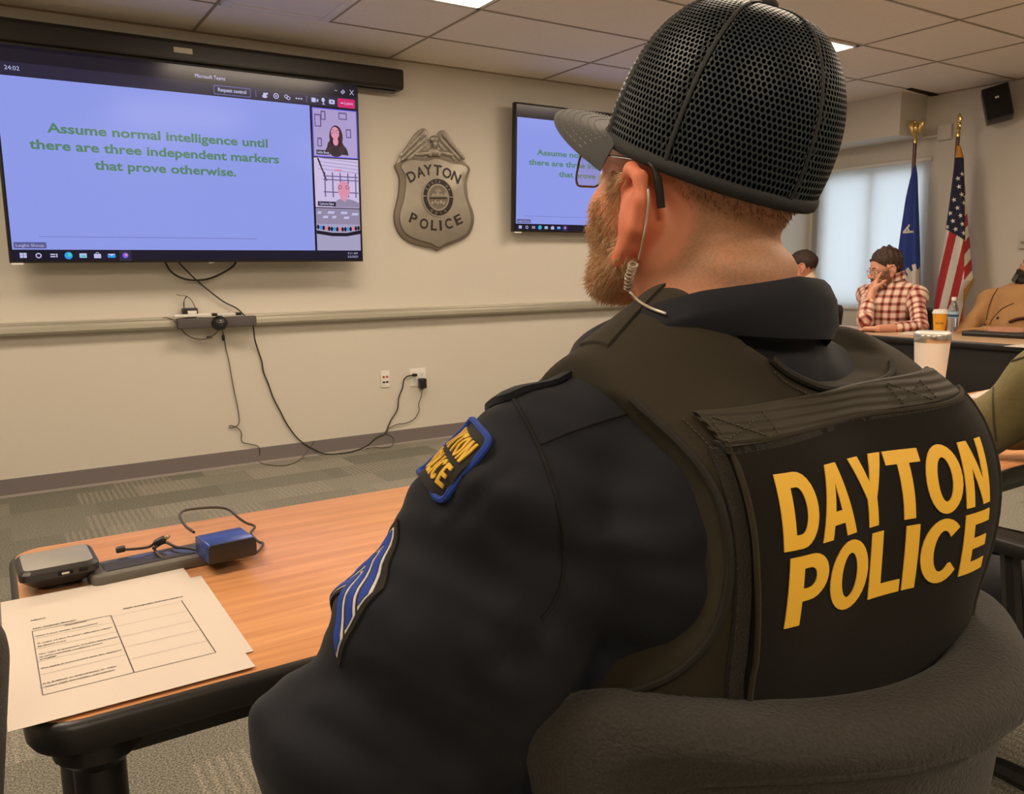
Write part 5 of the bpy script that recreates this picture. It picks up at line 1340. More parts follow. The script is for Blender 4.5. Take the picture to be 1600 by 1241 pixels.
hm = np.clip((ql[:, 2]-(-.085+.0*ql[:, 1]))/.03, 0, 1)*np.clip((.010-ql[:, 1]-.25*ql[:, 2])/.02, 0, 1)*np.clip((.012-(np.abs(ql[:, 0])-.085))/.01, 0, 1)*np.clip((ln(ql-V3(-.084, -.004, -.022))-.050)/.012, 0, 1)*(V[:, 2] > 1.12)
np_obj('body', V, Fc, m_skin, OF, attr={'hairmask': hm, 'flush': np.clip(1.2-np.abs(ear_sdf(ql*V3(-1, 1, 1), 1, 1.16, V3(0, 0, -.020)))/.010, 0, 1)*(np.abs(ql[:, 0]) > .072)})
# ---- shirt and trousers
V, Fc = sdf_mesh(lambda p: np.maximum(shirt_w(p), np.maximum(.56-p[:, 2], -(ln((p-TW(NB+V3(0, .01, .13)))*V3(1, 1, .75))-.070))), (-.0, .15, .54), (1.06, 1.0, 1.24), .0055)
shirt = np_obj('uniform_shirt', V, Fc, m_shirt, OF)
V, Fc = sdf_mesh(lambda p: np.maximum(np.minimum(legs_o(p), sm(legs_o(p), boxd(TL(p), (0, .04, .56), (.20, .16, .10), .09), .05))+.003*bumps(p, 28, 9), np.maximum(p[:, 2]-.66, .07-p[:, 2])), (.2, .2, .04), (.98, 1.15, .70), .011)
np_obj('trousers', V, Fc, mat('trousers_black', (.011, .011, .013), .85, sheen=.2), OF)
for sd in (-1, 1):
    fc = TW((sd*.15, .48, .05)); ac = TW((sd*.15, .41, .06))
    V, Fc = sdf_mesh(lambda p: np.maximum(sm(ell((p-fc)@_fr, (0, 0, -.005), (.05, .14, .05)), cone(p, ac, ac+V3(0, 0, .10), .052, .05), .02), .003-p[:, 2]), fc-.2, fc+V3(.2, .2, .16), .011)
    np_obj('boot', V, Fc, m_black, OF)
b = B(); ring = [TW((.222*math.cos(a), .045+.178*math.sin(a), .625)) for a in np.linspace(0, 2*PI, 41)[:-1]]
b.tube(ring, .022, 8, closed=True, flat=.35, up=(0, 0, 1)); b.done('belt', m_black, OF, True)

# helpers: lay things on a surface
def back_on(fn, uz, off=0.0):                                 # from straight behind the torso
    uz = np.asarray(uz, float); o = TW(np.stack([uz[:, 0], np.full(len(uz), -.40), uz[:, 1]], 1)); return march(fn, o, _fr[:, 1], off)
def top_on(fn, uf, off=0.0):
    uf = np.asarray(uf, float); o = TW(np.stack([uf[:, 0], uf[:, 1], np.full(len(uf), 1.35)], 1)); return march(fn, o, V3(0, 0, -1), off)
e1s = np.cross(_ax, CF); e1s /= np.linalg.norm(e1s)           # sleeve: direction square to the arm, roughly across the view
e2s = np.cross(_ax, e1s)
if e2s@CF > 0: e2s = -e2s                                      # e2s looks back at the camera
if e1s@CR > 0: e1s = -e1s                                      # e1s points to the picture's left
def sleeve_on(st, off=0.0, r=.075):                           # s: metres around from the camera-facing side toward the left, t: along from the shoulder
    st = np.asarray(st, float); a = st[:, 0]/r; rad = np.cos(a)[:, None]*e2s+np.sin(a)[:, None]*e1s
    o = SHL+st[:, 1:2]*_ax+rad*.22; return march(shirt_w, o, -rad, off)
def slab_on(name, vs2, fs, mapf, off0, off1, m, parent):      # thick flat piece laid on a surface
    a, c = mapf(vs2, off0), mapf(vs2, off1); k = len(vs2); cnt = {}
    for f in fs:
        for i in range(len(f)):
            e = (f[i], f[(i+1) % len(f)]); cnt[e] = 1
    F2 = [tuple(f) for f in fs]
    F2 = [tuple(i+k for i in f) for f in fs]+[tuple(reversed(f)) for f in fs]
    for (i, j) in cnt:
        if (j, i) not in cnt: F2.append((i, j, j+k, i+k))
    b = B(); b.mesh(np.concatenate([a, c]), F2, None, 0, True); return b.done(name, m, parent, True)
def curve_on(b, pts, mapf, off, r, n=6, mi=0, step=10, flat=1.0):
    q = np.array(spline(pts, step)); b.tube(mapf(q, off), r, n, mi, flat=flat)
def stitches(b, pts, mapf, off, r=.0006, gap=.004, mi=0):
    q = np.array(spline(pts, 40)); w = mapf(q, off); L = np.concatenate([[0], np.cumsum(ln(w[1:]-w[:-1]))]); t = 0
    while t+gap*.6 < L[-1]:
        i0, i1 = np.searchsorted(L, t), np.searchsorted(L, t+gap*.6)
        i1 = min(max(i1, i0+1), len(w)-1); i0 = min(i0, i1-1)
        f_ = lambda s_: np.array([np.interp(s_, L, w[:, k]) for k in range(3)])
        b.tube([f_(t), f_(t+gap*.3), f_(t+gap*.6)], r, 4, mi); t += gap
# seams of the shirt
b = B()
seam = [P(x, y, .55) for x, y in ((793, 612), (812, 640), (838, 690), (860, 745), (875, 800), (881, 860), (878, 910), (862, 948), (845, 968))]
q = view_on(shirt_w, spline([(793, 612), (812, 640), (838, 690), (860, 745), (875, 800), (881, 860), (878, 910), (862, 948), (845, 968)], 6), .0004); b.tube(q, .0016, 6)
q = view_on(shirt_w, spline([(838, 697), (890, 675), (950, 655), (1005, 640), (1050, 632)], 6), .0002); b.tube(q, .0014, 6)
b.done('seam', mat('seam_black', (.004, .004, .005), .9), shirt, True)
# collar: a turned-down band round the neck
keys = {  # angle from the front toward the left: (r_top, z_top, r_out, z_out)
    12: (.118, 1.128, .165, 1.075), 38: (.126, 1.138, .168, 1.085), 65: (.104, 1.158, .140, 1.095), 90: (.088, 1.174, .102, 1.138), 130: (.084, 1.190, .094, 1.158),
    180: (.086, 1.200, .096, 1.152), 230: (.084, 1.194, .096, 1.146), 270: (.088, 1.176, .106, 1.122), 300: (.104, 1.158, .140, 1.095), 325: (.122, 1.140, .165, 1.085), 348: (.118, 1.128, .165, 1.075)}
ka = sorted(keys); vs = []; fs = []; na = 72
for k in range(na+1):
    a = ka[0]+(ka[-1]-ka[0])*k/na; rt, zt, ro, zo = [np.interp(a, ka, [keys[x][i] for x in ka]) for i in range(4)]
    ar = math.radians(a); dx, dy = -math.sin(ar), math.cos(ar)
    for r_, z_ in ((rt-.012, zt-.085), (rt-.006, zt-.02), (rt-.002, zt-.003), (rt+.003, zt), (rt+.007, zt-.004), (rt+.013, zt-.016), ((rt+ro)/2+.008, (zt+zo)/2), (ro+.004, zo+.012), (ro, zo), (ro-.004, zo+.002)):
        vs.append(TW(NB*V3(1, 1, 0)+V3(dx*r_, .012+dy*r_*1.0, z_)))
for k in range(na):
    for j in range(9): fs.append((k*10+j, k*10+j+1, k*10+11+j, k*10+10+j))
B().mesh(vs, fs, None, 0, True).done('collar', m_shirt, shirt, True)
# epaulette strap on the near shoulder
ep = rrect(.10, .042, .010, 3)
vs2, f2 = cuts(*loops([[(-.192+x, .045+y) for x, y in ep]]), .008)
slab_on('epaulette', vs2[:, :2], f2, lambda s_, o: top_on(shirt_w, s_, o), .001, .0055, m_shirt, shirt)

# ---- vest
ARMH = [(-.165, 1.30), (-.172, 1.115), (-.156, 1.085), (-.146, 1.055), (-.142, 1.02), (-.142, .985), (-.148, .950), (-.163, .918), (-.180, .893), (-.198, .868), (-.206, .82), (-.206, .68)]
NECK = [(-.095, 1.30), (-.095, 1.175), (-.075, 1.145), (-.04, 1.122), (0, 1.114)]
NECK = [(-.090, 1.30), (-.090, 1.172), (-.074, 1.150), (-.045, 1.128), (-.010, 1.115), (.04, 1.111), (.080, 1.116), (.106, 1.130), (.126, 1.155), (.130, 1.30)]
VB = ARMH+[(-x, z) for x, z in reversed(ARMH)]+list(reversed(NECK))
def vest_o(p):
    q = TL(p); u, z = q[:, 0].copy(), q[:, 2]
    d2 = poly2(u+.008, z, VB)
    arms_ = np.minimum(np.minimum(cone(p, SHL+_ax*.07, ELL_, .080, .078), cone(p, V3(.345, .505, .96), V3(.31, .61, .775), .072, .100)), cone(p, SHR+(ELR-SHR)*.25, ELR, .080, .078))
    return smx(smx(shirt_o(p)-.0155, d2, .006), -arms_, .004)
VV = lambda p: shirt_o(p)-.0155
V, Fc = sdf_mesh(vest_o, (.18, .2, .60), (1.0, .86, 1.26), .0048)
vest = np_obj('vest', V, Fc, m_vest, OF)
bk = lambda s_, o: back_on(VV, s_, o)
# bound edges with stitching
b = B(); sh_ = -.008
for sg in (-1, 1):
    pts = [(sg*-(x)*-1+sh_ if False else sg*x*1.0+sh_, z) for x, z in ((-.167, 1.112), (-.154, 1.085), (-.144, 1.055), (-.140, 1.02), (-.140, .985), (-.146, .950), (-.163, .917), (-.188, .892))]
    pts = [(sg*abs(x+0)*-1*-1+0 if False else x, z) for x, z in pts]
    curve_on(b, [(sg*abs(x)+sh_ if sg > 0 else -abs(x)+sh_+.0, z) for x, z in ((-.167, 1.112), (-.154, 1.085), (-.144, 1.055), (-.140, 1.02), (-.140, .985), (-.146, .950), (-.163, .917), (-.188, .892))], bk, .001, .0034, 8)
curve_on(b, [(x+sh_, z) for x, z in ((-.060, 1.138), (-.045, 1.126), (-.010, 1.113), (.04, 1.109), (.080, 1.114), (.100, 1.124))], bk, .001, .0034, 8)
b.done('edge_binding', mat('binding', (.012, .010, .007), .8), vest, True)
b = B()
stitches(b, [(x+sh_+.010, z) for x, z in ((-.154, 1.10), (-.142, 1.07), (-.136, 1.045), (-.132, 1.01), (-.132, .98), (-.140, .94))], bk, .0012)
b.done('stitching', m_thread, vest, True); b = B()
stitches(b, [(x+sh_, z-.009) for x, z in ((-.06, 1.138), (-.045, 1.126), (-.010, 1.113), (.04, 1.109), (.080, 1.116), (.09, 1.122))], bk, .0012)
b.done('stitching', m_thread, vest, True)
# back panel carrying the lettering
U0, U1 = -.138, .158
PANEL = [(U0, 1.086), (U0+.10, 1.089), (.0, 1.090), (.10, 1.093), (U1-.002, 1.097), (U1+.010, 1.099), (U1+.008, 1.02), (U1-.002, .94), (U1-.01, .88), (0, .872), (U0+.01, .885), (U0+.012, .93), (U0+.004, 1.0)]
vs2, f2 = cuts(*loops([PANEL]), .010)
slab_on('back_panel', vs2[:, :2], f2, bk, .002, .0085, m_vest2, vest)
PB = lambda s_, o: back_on(VV, s_, o+.0085)
b = B(); lp = [np.array(x) for x in PANEL]; dense = []
for i in range(len(lp)):
    for k in range(6): dense.append(lp[i]+(lp[(i+1) % len(lp)]-lp[i])*k/6)
b.tube(PB(np.array(dense), .000), .0022, 6, closed=True); b.done('panel_piping', m_vest, vest, True)
# velcro strip left of the panel and webbing handle above it
vs2, f2 = cuts(*loops([[(-.147, 1.082), (-.139, 1.082), (-.135, 1.0), (-.130, .93), (-.128, .885), (-.138, .885), (-.142, .95), (-.145, 1.0)]]), .008)
slab_on('velcro_strip', vs2[:, :2], f2, bk, .001, .0045, m_velcro, vest)
vs2, f2 = cuts(*loops([[(-.148, 1.106), (.128, 1.118), (.140, 1.099), (-.140, 1.084)]]), .006)
slab_on('webbing_strap', vs2[:, :2], f2, bk, .006, .0095, m_web, vest)
vs2, f2 = cuts(*loops([[(-.144, 1.087), (.140, 1.101), (.142, 1.093), (-.140, 1.079)]]), .006)
slab_on('velcro_strip', vs2[:, :2], f2, bk, .004, .0085, m_velcro, vest)
wb = lambda s_, o: back_on(VV, s_, o)
for x0 in (-.142, -.100, .050, .088):
    b = B(); stitches(b, [(x0, 1.103+.04*(x0+.14)), (x0+.004, 1.087+.05*(x0+.14))], wb, .0102, .0006, .0035); b.done('strap_stitching', m_thread, vest, True)
for x0, zz in ((-.140, 0), (.052, .009)):
    b = B(); stitches(b, [(x0, 1.103+zz), (x0+.036, 1.088+zz)], wb, .0102, .0006, .0035); stitches(b, [(x0, 1.088+zz), (x0+.036, 1.103+zz)], wb, .0102, .0006, .0035); b.done('strap_stitching', m_thread, vest, True)
# shoulder strap ends: ribbed elastic at the front of the near shoulder
vs2, f2 = cuts(*loops([[(-.165, .035), (-.105, .05), (-.100, .005), (-.165, -.005)]]), .006)
slab_on('shoulder_elastic', vs2[:, :2], f2, lambda s_, o: top_on(VV, s_, o), .0, .0025, m_vest, vest)
# lettering: heavy condensed capitals
def arc(cx, cy, rx, ry, a0, a1, n_=14): return [(cx+rx*math.cos(math.radians(a0+(a1-a0)*k/n_)), cy+ry*math.sin(math.radians(a0+(a1-a0)*k/n_))) for k in range(n_+1)]
G = {
 'D': (.70, [[(0, 0), (.34, 0)]+arc(.34, .5, .36, .5, -90, 90)+[(0, 1)], [(.225, .19), (.225, .81), (.32, .81)]+arc(.32, .5, .155, .31, 90, -90)]),
 'A': (.80, [[(0, 0), (.23, 0), (.275, .19), (.525, .19), (.57, 0), (.80, 0), (.53, 1), (.27, 1)], [(.325, .37), (.475, .37), (.40, .74)]]),
 'Y': (.78, [[(.275, 0), (.505, 0), (.505, .40), (.78, 1), (.53, 1), (.39, .63), (.25, 1), (0, 1), (.275, .40)]]),
 'T': (.68, [[(.225, 0), (.455, 0), (.455, .81), (.68, .81), (.68, 1), (0, 1), (0, .81), (.225, .81)]]),
 'O': (.78, [arc(.39, .5, .39, .515, 0, 347, 27), arc(.39, .5, .16, .33, 0, 347, 27)]),
 'N': (.72, [[(0, 0), (.22, 0), (.22, .60), (.49, 0), (.72, 0), (.72, 1), (.50, 1), (.50, .40), (.23, 1), (0, 1)]]),
 'P': (.67, [[(0, 0), (.23, 0), (.23, .35), (.36, .35)]+arc(.36, .675, .31, .325, -90, 90)+[(0, 1)], [(.23, .53), (.23, .82), (.33, .82)]+arc(.33, .675, .12, .145, 90, -90, 8)]),
 'L': (.58, [[(0, 0), (.58, 0), (.58, .19), (.23, .19), (.23, 1), (0, 1)]]),
 'I': (.23, [[(0, 0), (.23, 0), (.23, 1), (0, 1)]]),
 'C': (.74, [arc(.39, .5, .39, .515, 42, 318, 22)+[(.565, .29)]+arc(.39, .5, .165, .33, 320, 40, 18)+[(.565, .71)][:0]]),
 'E': (.62, [[(0, 0), (.62, 0), (.62, .19), (.23, .19), (.23, .41), (.58, .41), (.58, .59), (.23, .59), (.23, .81), (.61, .81), (.61, 1), (0, 1)]]),
}
def word(st, gap=.05):
    out = []; x = 0
    for ch in st:
        w_, ls = G[ch]; out.append((ch, x, w_)); x += w_+gap
    return out, x-gap
m_gold_l = mat('lettering_yellow', (.98, .57, .05), .55, bump=(900, .2, .0006)); m_white_l = mat('lettering_edge', (.75, .70, .58), .6)
LET = {'DAYTON': (-.1135, .1275, 1.012, 1.0645, -.0005), 'POLICE': (-.108, .1280, .9535, 1.0065, -.0005)}
for st, (ua, ub, za, zb, sl) in LET.items():
    gl_, tot = word(st)
    for ch, x, w_ in gl_:
        ls = [[(ua+(ub-ua)*(x+a)/tot, za+(zb-za)*c) for a, c in l] for l in G[ch][1]]
        vs2, f2 = cuts(*loops(ls), .008)
        slab_on('letter', vs2[:, :2], f2, PB, .0004, .0011, m_gold_l, vest)

# ---- sleeve badges
def sl(s_, o): return sleeve_on(s_, o)
m_rb = mat('patch_blue', (.012, .05, .33), .8, bump=(1200, .6, .0008)); m_pb = mat('patch_black', (.018, .016, .014), .9, bump=(1200, .6, .0008)); m_pg = mat('patch_gold', (.72, .44, .04), .7, bump=(900, .4, .0006)); m_pw = mat('patch_white', (.70, .68, .62), .8)
PS, PT = .088, .000                                             # patch centre on the sleeve
outl = spline([(-.050, -.036), (.050, -.036), (.052, 0), (.046, .030), (.03, .043), (0, .050), (-.03, .043), (-.046, .030), (-.052, 0)], 4, True)
outl = rrect(.076, .058, .010, 4)
def pm(s_, o): s_ = np.asarray(s_, float); return sleeve_on(np.stack([PS-s_[:, 0], PT-s_[:, 1]], 1), o)
vs2, f2 = cuts(*loops([outl]), .006); pt_ = slab_on('shoulder_patch', vs2[:, :2], f2, pm, .0005, .0025, m_pb, shirt)
b = B(); b.tube(pm(np.array(outl), .003), .0028, 6, closed=True); b.done('patch_border', m_rb, shirt, True)
for st, y in (('DAYTON', .003), ('POLICE', -.020)):
    gl_, tot = word(st, .09)
    for ch, x, w_ in gl_:
        ls = [[(-.031+.062*(x+a)/tot, y+.018*c) for a, c in l] for l in G[ch][1]]
        vs2, f2 = cuts(*loops(ls), .006); slab_on('patch_letter', vs2[:, :2], f2, pm, .0026, .0038, m_pg, shirt)
CS, CT = .096, .132
def cm(s_, o): s_ = np.asarray(s_, float); return sleeve_on(np.stack([CS-s_[:, 0], CT-s_[:, 1]], 1), o)
def chev(y, h, w=.040, rise=.040): return [(-w, y), (0, y+rise), (w, y), (w, y+h), (0, y+rise+h), (-w, y+h)]
vs2, f2 = cuts(*loops([[(-.044, -.046), (0, -.006), (.044, -.046), (.044, .026), (0, .066), (-.044, .026)]]), .006)
slab_on('rank_backing', vs2[:, :2], f2, cm, .0005, .0022, m_pb, shirt)
for k in range(3):
    y = -.040+.021*k
    vs2, f2 = cuts(*loops([chev(y, .017)]), .006); slab_on('rank_chevron', vs2[:, :2], f2, cm, .0023, .0030, m_pw, shirt)
    vs2, f2 = cuts(*loops([chev(y+.0025, .012, .0385)]), .006); slab_on('rank_chevron', vs2[:, :2], f2, cm, .0031, .0038, m_rb, shirt)

# ---- cap
CC = HO+HRo@V3(.0, -.016, .056); CAPR = HRo@rotx(math.radians(8.5))             # cap tilted back
RA, RB, RH = .0885, .1085, .113
SEAMS = [math.radians(x) for x in (0, 50, 99, 166, 250, 308, 360)]
def cap_pt(phi, t, off=0):                                     # phi: 0 at the front, + to the wearer's left; t: 0 rim .. 1 top
    sy0 = math.cos(phi)
    z = math.sin(t*PI/2)**.95 if t > 0 else 0; k = math.cos(t*PI/2)**.60 if t < 1 else 0
    bulge = 1+.030*math.sin(PI*min(1, t*1.6))*(1.5 if sy0 < 0 else .5)
    sx, sy = -math.sin(phi), math.cos(phi)
    seam = 1-.014*math.exp(-(min(abs((phi % (2*PI))-x) for x in SEAMS)/.06)**2)*min(1, t*4)
    p = np.array([sx*(RA+off)*k*bulge*seam, (sy*(RB+off)-(.006 if sy < 0 else 0)*sy*0)*k*bulge*seam, -.030+(RH+.030+off)*z])
    return CC+CAPR@p
nt_ = 40
m_cap = mat('cap_mesh', (.022, .026, .028), .45, spec=.5)
n = N(m_cap); at1 = n.new('ShaderNodeAttribute', attribute_name='gore'); sp = n.new('ShaderNodeSeparateXYZ'); n.link(at1.outputs['Vector'], sp.inputs[0])
px_, py_ = .0044, .0039
row = n.math('DIVIDE', sp.outputs[1], py_); odd = n.math('MULTIPLY', n.math('MODULO', n.math('FLOOR', row), 2.0), .5)
cu = n.math('SUBTRACT', n.math('FRACT', n.math('ADD', n.math('ADD', n.math('DIVIDE', sp.outputs[0], px_), 200.0), odd)), .5); cv = n.math('SUBTRACT', n.math('FRACT', row), .5)
rr_ = n.math('SQRT', n.math('ADD', n.math('POWER', n.math('MULTIPLY', cu, 1.05), 2.0), n.math('POWER', n.math('MULTIPLY', cv, .92), 2.0)))
mr = n.new('ShaderNodeMapRange'); mr.inputs[1].default_value = .33; mr.inputs[2].default_value = .44; n.link(rr_, mr.inputs[0])
n.link(n.mix(mr.outputs[0], (.0004, .0004, .0004), (.024, .037, .044)), n.b.inputs['Base Color'])
bp = n.new('ShaderNodeBump'); bp.inputs['Strength'].default_value = 1; bp.inputs['Distance'].default_value = .0010; n.link(mr.outputs[0], bp.inputs['Height']); n.link(n.math('MULTIPLY', mr.outputs[0], .5), n.b.inputs['Specular IOR Level']); n.link(bp.outputs[0], n.b.inputs['Normal'])
# gore coordinate jumps at the seams: split there so that it does not interpolate across
V_, F_, A_ = [], [], []
for k in range(6):
    p0, p1 = SEAMS[k], SEAMS[k+1]; m_ = max(12, int((p1-p0)/.044)); base = len(V_); w_ = m_+1
    for j in range(nt_+1):
        t = j/nt_*.985; r_ = (RA+RB)/2*max(math.cos(t*PI/2)**.60, 0)
        for i in range(w_): V_.append(cap_pt(p0+(p1-p0)*i/m_, t)); A_.append(((i/m_-.5)*(p1-p0)*r_, t*.165, 0))
    for j in range(nt_):
        for i in range(m_): F_.append((base+j*w_+i, base+j*w_+i+1, base+(j+1)*w_+i+1, base+(j+1)*w_+i))
cap = np_obj('cap', V_, F_, m_cap, OF, attr={'gore': np.array(A_)})
sol = cap.modifiers.new('thickness', 'SOLIDIFY'); sol.thickness = .003; sol.offset = -1
m_band = mat('cap_band', (.013, .015, .016), .7, bump=(900, .6, .001)); m_twill = mat('cap_twill', (.040, .041, .040), .7, bump=(1600, .4, .0006), sheen=.2)
b = B()
b.tube([cap_pt(2*PI*i/96, .004, .0002) for i in range(96)], .0026, 8, closed=True, flat=2.2, up=CAPR@V3(0, 0, 1)); b.done('rim_band', m_band, cap, True)
b = B()
for k in range(6): B().tube([cap_pt(SEAMS[k], .02+.95*j/24, .0004) for j in range(25)], .0026, 6, flat=.4).done('seam_tape', m_band, cap, True)
for k in range(6):
    for dd in (-.05, .05):
        b = B()
        pts = [cap_pt(SEAMS[k]+dd*(1-.2*t)/max(math.cos(t*PI/2)**.60, .25), t, .0010) for t in np.linspace(.03, .85, 60)]
        for j in range(0, 58, 2): b.tube(pts[j:j+2], .0005, 4)
        b.done('stitching', mat('cap_thread', (.10, .10, .095), .7), cap, True)
tt = bmesh.new(); bmesh.ops.create_uvsphere(tt, u_segments=20, v_segments=10, radius=1)
B_ = B(); B_.merge(tt, Matrix.Translation(Vector(cap_pt(0, 1, .001))) @ Matrix((CAPR/SHD).tolist()).to_4x4() @ Matrix.Diagonal((.010, .010, .006, 1))); B_.done('top_button', m_band, cap, True)
# brim
BW = 1.12; nb_, nr_ = 40, 12
def brim_pt(s, r, off=0, sgn=1):
    phi = s*BW; a = cap_pt(phi, .015, .0)
    loc = (a-CC)@CAPR/SHD**2; ext = .076*(1-abs(s)**2.8)**.55 if abs(s) < 1 else 0
    up_ = math.radians(8); e = ext*r
    o = loc+np.array([-.01*s*r, e*math.cos(up_), e*math.sin(up_)-3.0*loc[0]**2*r*.9-.012*r*r+off])
    return CC+CAPR@o
vs = []; fs = []
for lay, of in enumerate((.0018, -.0018)):
    for i in range(nb_+1):
        for j in range(nr_+1): vs.append(brim_pt(-1+2*i/nb_, j/nr_, of*(1 if j < nr_ else .3)))
k = (nb_+1)*(nr_+1)
for i in range(nb_):
    for j in range(nr_):
        q = (i*(nr_+1)+j, i*(nr_+1)+j+1, (i+1)*(nr_+1)+j+1, (i+1)*(nr_+1)+j); fs.append(q); fs.append(tuple(x+k for x in reversed(q)))
    q = (i*(nr_+1)+nr_, (i+1)*(nr_+1)+nr_); fs.append((q[0], q[0]+k, q[1]+k, q[1]))
B().mesh(vs, fs, None, 0, True).done('brim', m_twill, cap, True)
b = B()
for rr2 in (.25, .38, .51, .64, .77, .90):
    b = B(); pts = [brim_pt(s, rr2, .0024) for s in np.linspace(-.97, .97, 90)]
    for j in range(0, 88, 2): b.tube(pts[j:j+2], .00045, 4)
    pts = [brim_pt(s, rr2, -.0024) for s in np.linspace(-.97, .97, 90)]
    for j in range(0, 88, 2): b.tube(pts[j:j+2], .00045, 4)
    b.done('brim_stitching', mat('brim_thread', (.22, .22, .20), .7), cap, True)

# ---- beard and short hair: single hairs
m_beard = mat('beard_blond', (.90, .64, .40), .55, spec=.5, var=(300, .3)); m_hairb = mat('hair_sandy', (.36, .20, .10), .6, spec=.4, var=(300, .4))
for hm_, hc_ in ((m_beard, (.95, .70, .45)), (m_hairb, (.62, .38, .20))):   # hair lets light through
    n = N(hm_); tr = n.new('ShaderNodeBsdfTranslucent'); tr.inputs[0].default_value = (*hc_, 1); ms = n.new('ShaderNodeMixShader'); ms.inputs[0].default_value = .45
    out_ = [x for x in n.nt.nodes if x.type == 'OUTPUT_MATERIAL'][0]; n.link(n.b.outputs[0], ms.inputs[1]); n.link(tr.outputs[0], ms.inputs[2]); n.link(ms.outputs[0], out_.inputs[0])
def hairs(name, pts, nrm, flow, ln0, ln1, rad, m, spread=.35, curl=.3):
    n_ = len(pts); L = ln0+(ln1-ln0)*RNG.random(n_); d = nrm*.55+flow+RNG.normal(size=(n_, 3))*spread; d /= ln(d)[:, None]
    d2 = d*.6+flow*.7+RNG.normal(size=(n_, 3))*curl; d2 /= ln(d2)[:, None]
    x = np.cross(d, RNG.normal(size=(n_, 3))); x /= np.maximum(ln(x), 1e-6)[:, None]; y = np.cross(d, x)
    a = pts-nrm*.001; m_ = a+d*(L*.5)[:, None]; e = m_+d2*(L*.5)[:, None]
    Vt = []
    for k in range(3):
        c, s_ = math.cos(2*PI*k/3), math.sin(2*PI*k/3); Vt.append(a+(x*c+y*s_)*rad)
    for k in range(3):
        c, s_ = math.cos(2*PI*k/3), math.sin(2*PI*k/3); Vt.append(m_+(x*c+y*s_)*rad*.8)
    Vt.append(e); A = np.stack(Vt, 1).reshape(-1, 3); base = (np.arange(n_)*7)[:, None]
    T3 = []
    for k in range(3):
        j = (k+1) % 3; T3 += [(k, j, 3+j), (k, 3+j, 3+k), (3+k, 3+j, 6)]
    F3 = (base[:, None, :]+np.array(T3)[None]).reshape(-1, 3)
    o = np_obj(name, A, F3, m, OF, smooth=True); return o
def sample_head(box_lo, box_hi, n_, mask):
    out = []
    while len(out) < n_:
        q = np.array(box_lo)+(np.array(box_hi)-np.array(box_lo))*RNG.random((n_*6, 3)); p = HO+q@HRo.T
        d = head_o(p); k = (np.abs(d) < .006); p = p[k]
        if not len(p): continue
        g = grad(head_o, p); p = p-g*head_o(p)[:, None]; q = (p-HO)@HRI; k = mask(q)
        out += list(zip(p[k], g[k]))
    out = out[:n_]; return np.array([x[0] for x in out]), np.array([x[1] for x in out])
def bmask(q):
    x, y, z = np.abs(q[:, 0]), q[:, 1], q[:, 2]
    side = (y > -.004+.25*(z+.02)) & (y < .062) & (z < .012) & (x > .035) & (ln(np.stack([x-.079, y+.002, z+.024], 1)) > .032) & ((y < .050) | (z < -.014-.5*(y-.050)))
    low = (z < -.058) & (y > .006) & (z > -.135)
    lips = (x < .022) & (z > -.082) & (z < -.056)
    return (side | low | ((z < -.045) & (y > .06))) & ~lips & ~((z > -.05) & (y > .088))
p_, g_ = sample_head((-.09, -.02, -.14), (.09, .12, .03), 7500, bmask)
fl = HRo@V3(0, .10, -.75)
hairs('beard', p_, g_, fl*np.ones((len(p_), 1)), .007, .015, .00042, m_beard, .30, .45)
def hmask(q):
    x, y, z = np.abs(q[:, 0]), q[:, 1], q[:, 2]
    return (y < .012-.25*z) & (z > -.105) & (z < .05) & (ln(np.stack([x-.084, y+.004, z+.022], 1)) > .048)
p_, g_ = sample_head((-.09, -.13, -.11), (.09, .02, .05), 6500, hmask)
hairs('hair', p_, g_, (HRo@V3(0, -.35, -1.0))*np.ones((len(p_), 1)), .003, .0070, .00040, m_hairb, .25, .25)
# ---- glasses
def hp3(x, y, z): return HO+HRo@V3(x, y, z+.012)
def hp0(x, y, z): return HO+HRo@V3(x, y, z)
gl_ = thing  # (keeps the name free)
m_frame = mat('frame_gunmetal', (.16, .15, .145), .3, metal=.8); m_tip = mat('frame_tip', (.012, .012, .012), .35)
b = B()
for sg in (-1, 1):
    pr = [(sg*(.034+dx), .106-.25*abs(dx+.002)*0-.010*((.034+dx)/.06)**2, dz) for dx, dz in rrect(.050, .036, .012, 4, 0, -.008)]
    b.tube([hp3(*q) for q in pr], .0011, 6, closed=True)
b.tube(spline([hp3(-.011, .107, .000), hp3(0, .110, .004), hp3(.011, .107, .000)], 5), .0011, 6)
for sg in (-1, 1): b.tube(spline([hp3(sg*.058, .096, .008), hp3(sg*.068, .092, .009), hp3(sg*.078, .07, .009), hp3(sg*.084, .02, .012), hp3(sg*.086, .0, .013)], 6), .0021, 8, flat=.5, up=(0, 0, 1))
fr = b.done('eyeglasses', m_frame, OF, True)
for sg in (-1, 1): B().tube(spline([hp3(sg*.086, .0, .013), hp3(sg*.0885, -.014, .013), hp3(sg*.089, -.026, .002), hp3(sg*.087, -.036, -.022)], 6), [.0024]*12+[.0034]*7, 8).done('temple_tip', m_tip, fr, True)
for sg in (-1, 1):
    b = B(); lp = [hp3(sg*(.034+dx), .106-.010*((.034+dx)/.06)**2, dz) for dx, dz in rrect(.048, .034, .011, 4, 0, -.008)]; c_ = sum(lp)/len(lp)+HRo@V3(0, .002, 0)
    for o_ in (0, .0012): b.mesh([q+HRo@V3(0, o_, 0) for q in lp+[c_]], [(k, (k+1) % len(lp), len(lp)) for k in range(len(lp))], None, 0, True)
    b.done('lens', mat('spectacle_glass', (.9, .92, .95), .03, alpha=.14, spec=.6), fr, True)
